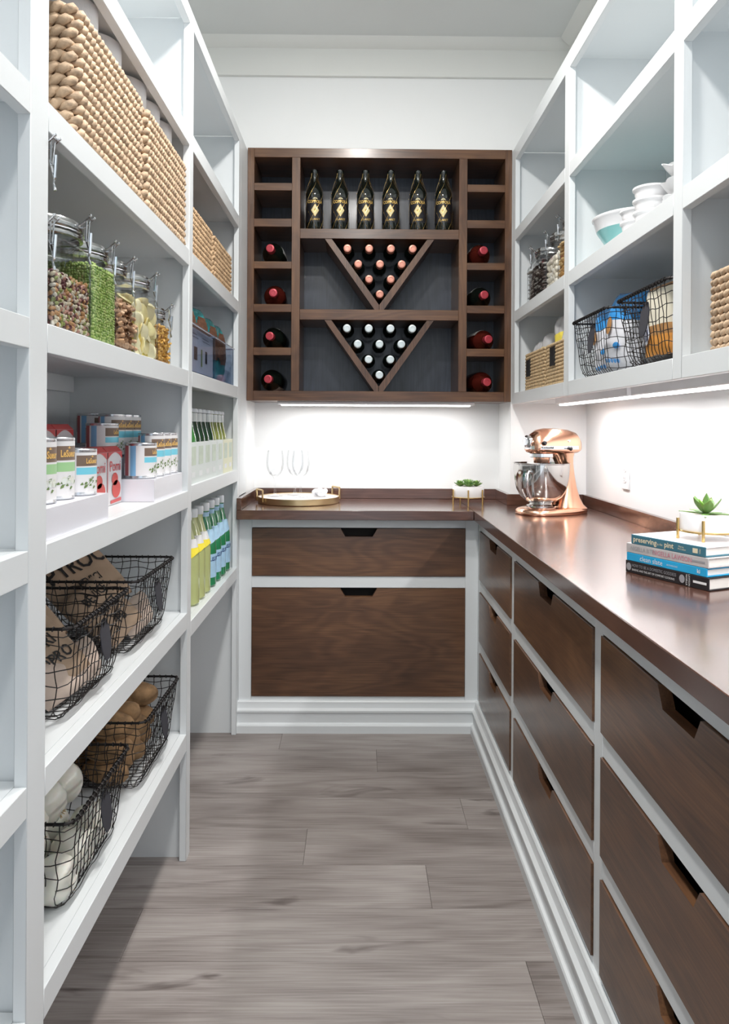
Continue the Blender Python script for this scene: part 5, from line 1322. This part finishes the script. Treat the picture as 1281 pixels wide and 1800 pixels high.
book('teal cookbook on top of the stack under the succulent', 0.017, 0.208, z, 0.0215, 0.175, M['bteal'], [('preserving', 0.0165, 0.042, 0.52, 'creamink', 0.02, 1.0), ('by the', 0.0075, 0.0855, 0.45, 'creamink', 0.0, 0.9), ('pint', 0.0165, 0.1115, 0.52, 'creamink', 0.02, 1.0), ('Marisa', 0.0055, 0.145, 0.62, 'creamink', 0, 1), ('McClellan', 0.0055, 0.147, 0.38, 'creamink', 0, 1), ('#bar', 0.010, 0.182, 0.5, 'creamink', 0, 0.013), ('|PRESS', 0.005, 0.194, 0.5, 'creamink', 0, 0.8)], M['cover'])
ZTOP = z+0.0215

# ------------------------------------------------------------------ succulents in footed pots
def leaf_mesh(L, W, th, curl, tipred=False):
    mb = MB(); n = 9; rings = []
    for i in range(n+1):
        u = i/n; w_ = W*(math.sin(PI*min(1, u*0.92+0.06))**0.8)*(0.55+0.6*u if u < .7 else 1.0-(u-.7)*1.0); w_ = max(w_, .0008)
        z = curl*u*u*L; x = L*u
        rings.append([(x, w_*math.cos(a), z+th*math.sin(a)*(1-u*.6)+(0.25*w_*abs(math.cos(a)))) for a in [2*PI*k/10 for k in range(10)]])
    mb.loft(rings); return mb
def pot(label, loc, r, h, lift, legang, plant_label, rosettes, Rz=0):
    t = thing('footed_planter', label, 'planter', loc)
    MB().lathe([(0, lift), (r*.97, lift), (r, lift+.003), (r, lift+h-.002), (r*.985, lift+h), (r*.90, lift+h), (r*.89, lift+h-.008), (0, lift+h-.008)], 48).build('pot', M['ceram'], t)
    ringo = MB().tube([((r+.0022)*math.cos(2*PI*i/40), (r+.0022)*math.sin(2*PI*i/40), lift+.001) for i in range(40)], .0022, 6, closed=True).build('stand_ring', M['brass'], t)
    for a in legang:
        MB().tube([((r+.005)*math.cos(a), (r+.005)*math.sin(a), 0.0), ((r+.005)*math.cos(a), (r+.005)*math.sin(a), lift+h*.72)], .0034, 10).build('leg', M['brass'], t)
    MB().lathe([(0, lift+h-.0075), (r*.885, lift+h-.0075), (r*.885, lift+h-.004), (0, lift+h-.002)], 30).build('pebble_topping', M['soil'], t)
    p = thing('succulent', plant_label, 'plant', (loc[0], loc[1], loc[2]+lift+h-.003), (0, 0, Rz))
    for k, (cx, cy, s, spec) in enumerate(rosettes):
        for (cnt, L, W, th, curl, tilt, mm, off) in spec:
            me = leaf_mesh(L*s, W*s, th*s, curl).mesh('leaf', M[mm], ang=80)
            for i in range(cnt):
                put('leaf', me, p, (cx, cy, 0.002+off), (0, -tilt+random.uniform(-.08, .08), 2*PI*i/cnt+off*90+k))
    return t
ros = [(9, .030, .0075, .0028, .25, R(14), 'leaf', 0), (7, .026, .007, .0027, .3, R(38), 'leaf', .003), (5, .019, .006, .0025, .2, R(62), 'leaf2', .006)]
pot('white planter on brass legs beside the mixer at the back', (0.488, 3.26, ZC+.0003), 0.069, 0.050, 0.030, [R(200), R(262), R(318), R(20), R(110)], 'bushy green succulents in the back planter', [(-0.036, 0.0, 1.0, ros), (0.0, -0.03, 1.05, ros), (0.036, 0.0, 1.0, ros), (0.0, 0.03, 1.1, ros), (0.0, 0.0, 1.15, ros)])
big = [(5, .058, .010, .002, .02, R(1), 'leaf', 0), (5, .040, .013, .004, .5, R(18), 'leaf', .003), (3, .029, .011, .004, .25, R(50), 'leaf2', .006), (1, .040, .009, .004, .3, R(66), 'leaf', .004)]
pot('white planter on brass legs standing on the books', (0.783, 1.650, ZTOP+.0005), 0.0575, 0.040, 0.017, [R(172), R(238), R(352), R(80)], 'green succulent rosette in the planter on the books', [(-0.005, 0, 1.0, big)], 0.5)

# ------------------------------------------------------------------ tray, glasses and knot
TX, TY = -0.262, 3.298
t = thing('serving_tray', 'round brass-rimmed white tray on the back worktop', 'tray', (TX, TY, ZC+.0003))
r = 0.180
MB().lathe([(0, 0), (r*.985, 0), (r, .003), (r, .028), (r-.003, .028), (r-.003, .0225)], 72).build('rim', M['gold'], t, ang=30)
MB().lathe([(0, .0227), (r-.0035, .0227), (r-.0035, .0250), (0, .0250)], 60).build('inlay', M['marble'], t)
for a in (R(207), R(27)):
    c_, s_ = math.cos(a), math.sin(a); tx_, ty_ = -s_, c_
    P = lambda u, z_: ((r+.003)*c_+tx_*u, (r+.003)*s_+ty_*u, z_)
    q = MB(); wv = .038
    for p0, p1 in ((P(-wv, .012), P(-wv, .062)), (P(-wv, .062), P(wv, .062)), (P(wv, .062), P(wv, .012))):
        q.tube([p0, p1], .0042, 4)
    q.build('handle', M['gold'], t, smooth=False)
def goblet():
    t = thing('wine_goblet', 'x', 'glass')
    MB().lathe([(0, .0005), (.033, 0), (.034, .0015), (.012, .006), (.0048, .018), (.0038, .045), (.0042, .075), (.010, .088), (.026, .100), (.036, .120), (.040, .145), (.0385, .175), (.034, .205), (.0332, .205), (.0375, .175), (.039, .145), (.035, .121), (.025, .102), (.006, .090)], 36, cap=False).build('bowl_and_stem', M['crystal'], t, ang=60)
    return t
g0 = goblet()
for i, (px, yy) in enumerate(((484, 3.30), (519, 3.36), (529, 3.27))):
    b = g0 if i == 0 else dup(g0)
    b.location = ((px-629)/1300*yy, yy, ZC+.0257); b['label'] = ('clear wine goblet at the left of the tray', 'clear wine goblet at the back of the tray', 'clear wine goblet in the middle front of the tray')[i]; b['group'] = 'clear goblets on the tray'
q = MB(); pts_ = []
for i in range(60):
    a = 2*PI*i/60; k = .0105*(1+.0)
    pts_.append((k*(math.sin(a)+2*math.sin(2*a)), k*(math.cos(a)-2*math.cos(2*a)), .024+k*.9*(-math.sin(3*a))))
q.tube(pts_, .0085, 10, closed=True)
o = q.build('knot_ornament', M['white'], None, (-0.165, 3.30, ZC+.0257-.004+.0025), (R(20), 0, R(40)), ang=80); tag(o, 'small white knot ornament on the tray', 'ornament')
o.rotation_euler = (0, 0, R(40)); o.location.z = ZC+.0255-.0055+.001

# ------------------------------------------------------------------ outlet
t = thing('wall_outlet', 'white double power outlet on the right wall beside the mixer', 'outlet', (0.9995, 2.743, 1.083))
MB().cbox(-.006, 0, -.036, .036, -.058, .058, .0015).build('cover_plate', M['white'], t)
for z_ in (-.020, .020):
    q = MB(); q.prism([(.017*math.cos(2*PI*i/24), z_+max(-.0135, min(.0135, .017*math.sin(2*PI*i/24)))) for i in range(24)], -.0080, -.0061, 'x')
    so = q.build('socket', M['white'], t)
    q = MB()
    for y_ in (-.006, .006): q.box(-.0084, -.0081, y_-.0011, y_+.0011, z_-.001, z_+.007)
    q.lathe([(.0022, 0), (.0022, .0003)], 10, T=Matrix.Translation((-.0082, 0, z_-.007)) @ Matrix.Rotation(R(-90), 4, 'Y')); q.build('slots', M['dark'], so, smooth=False)
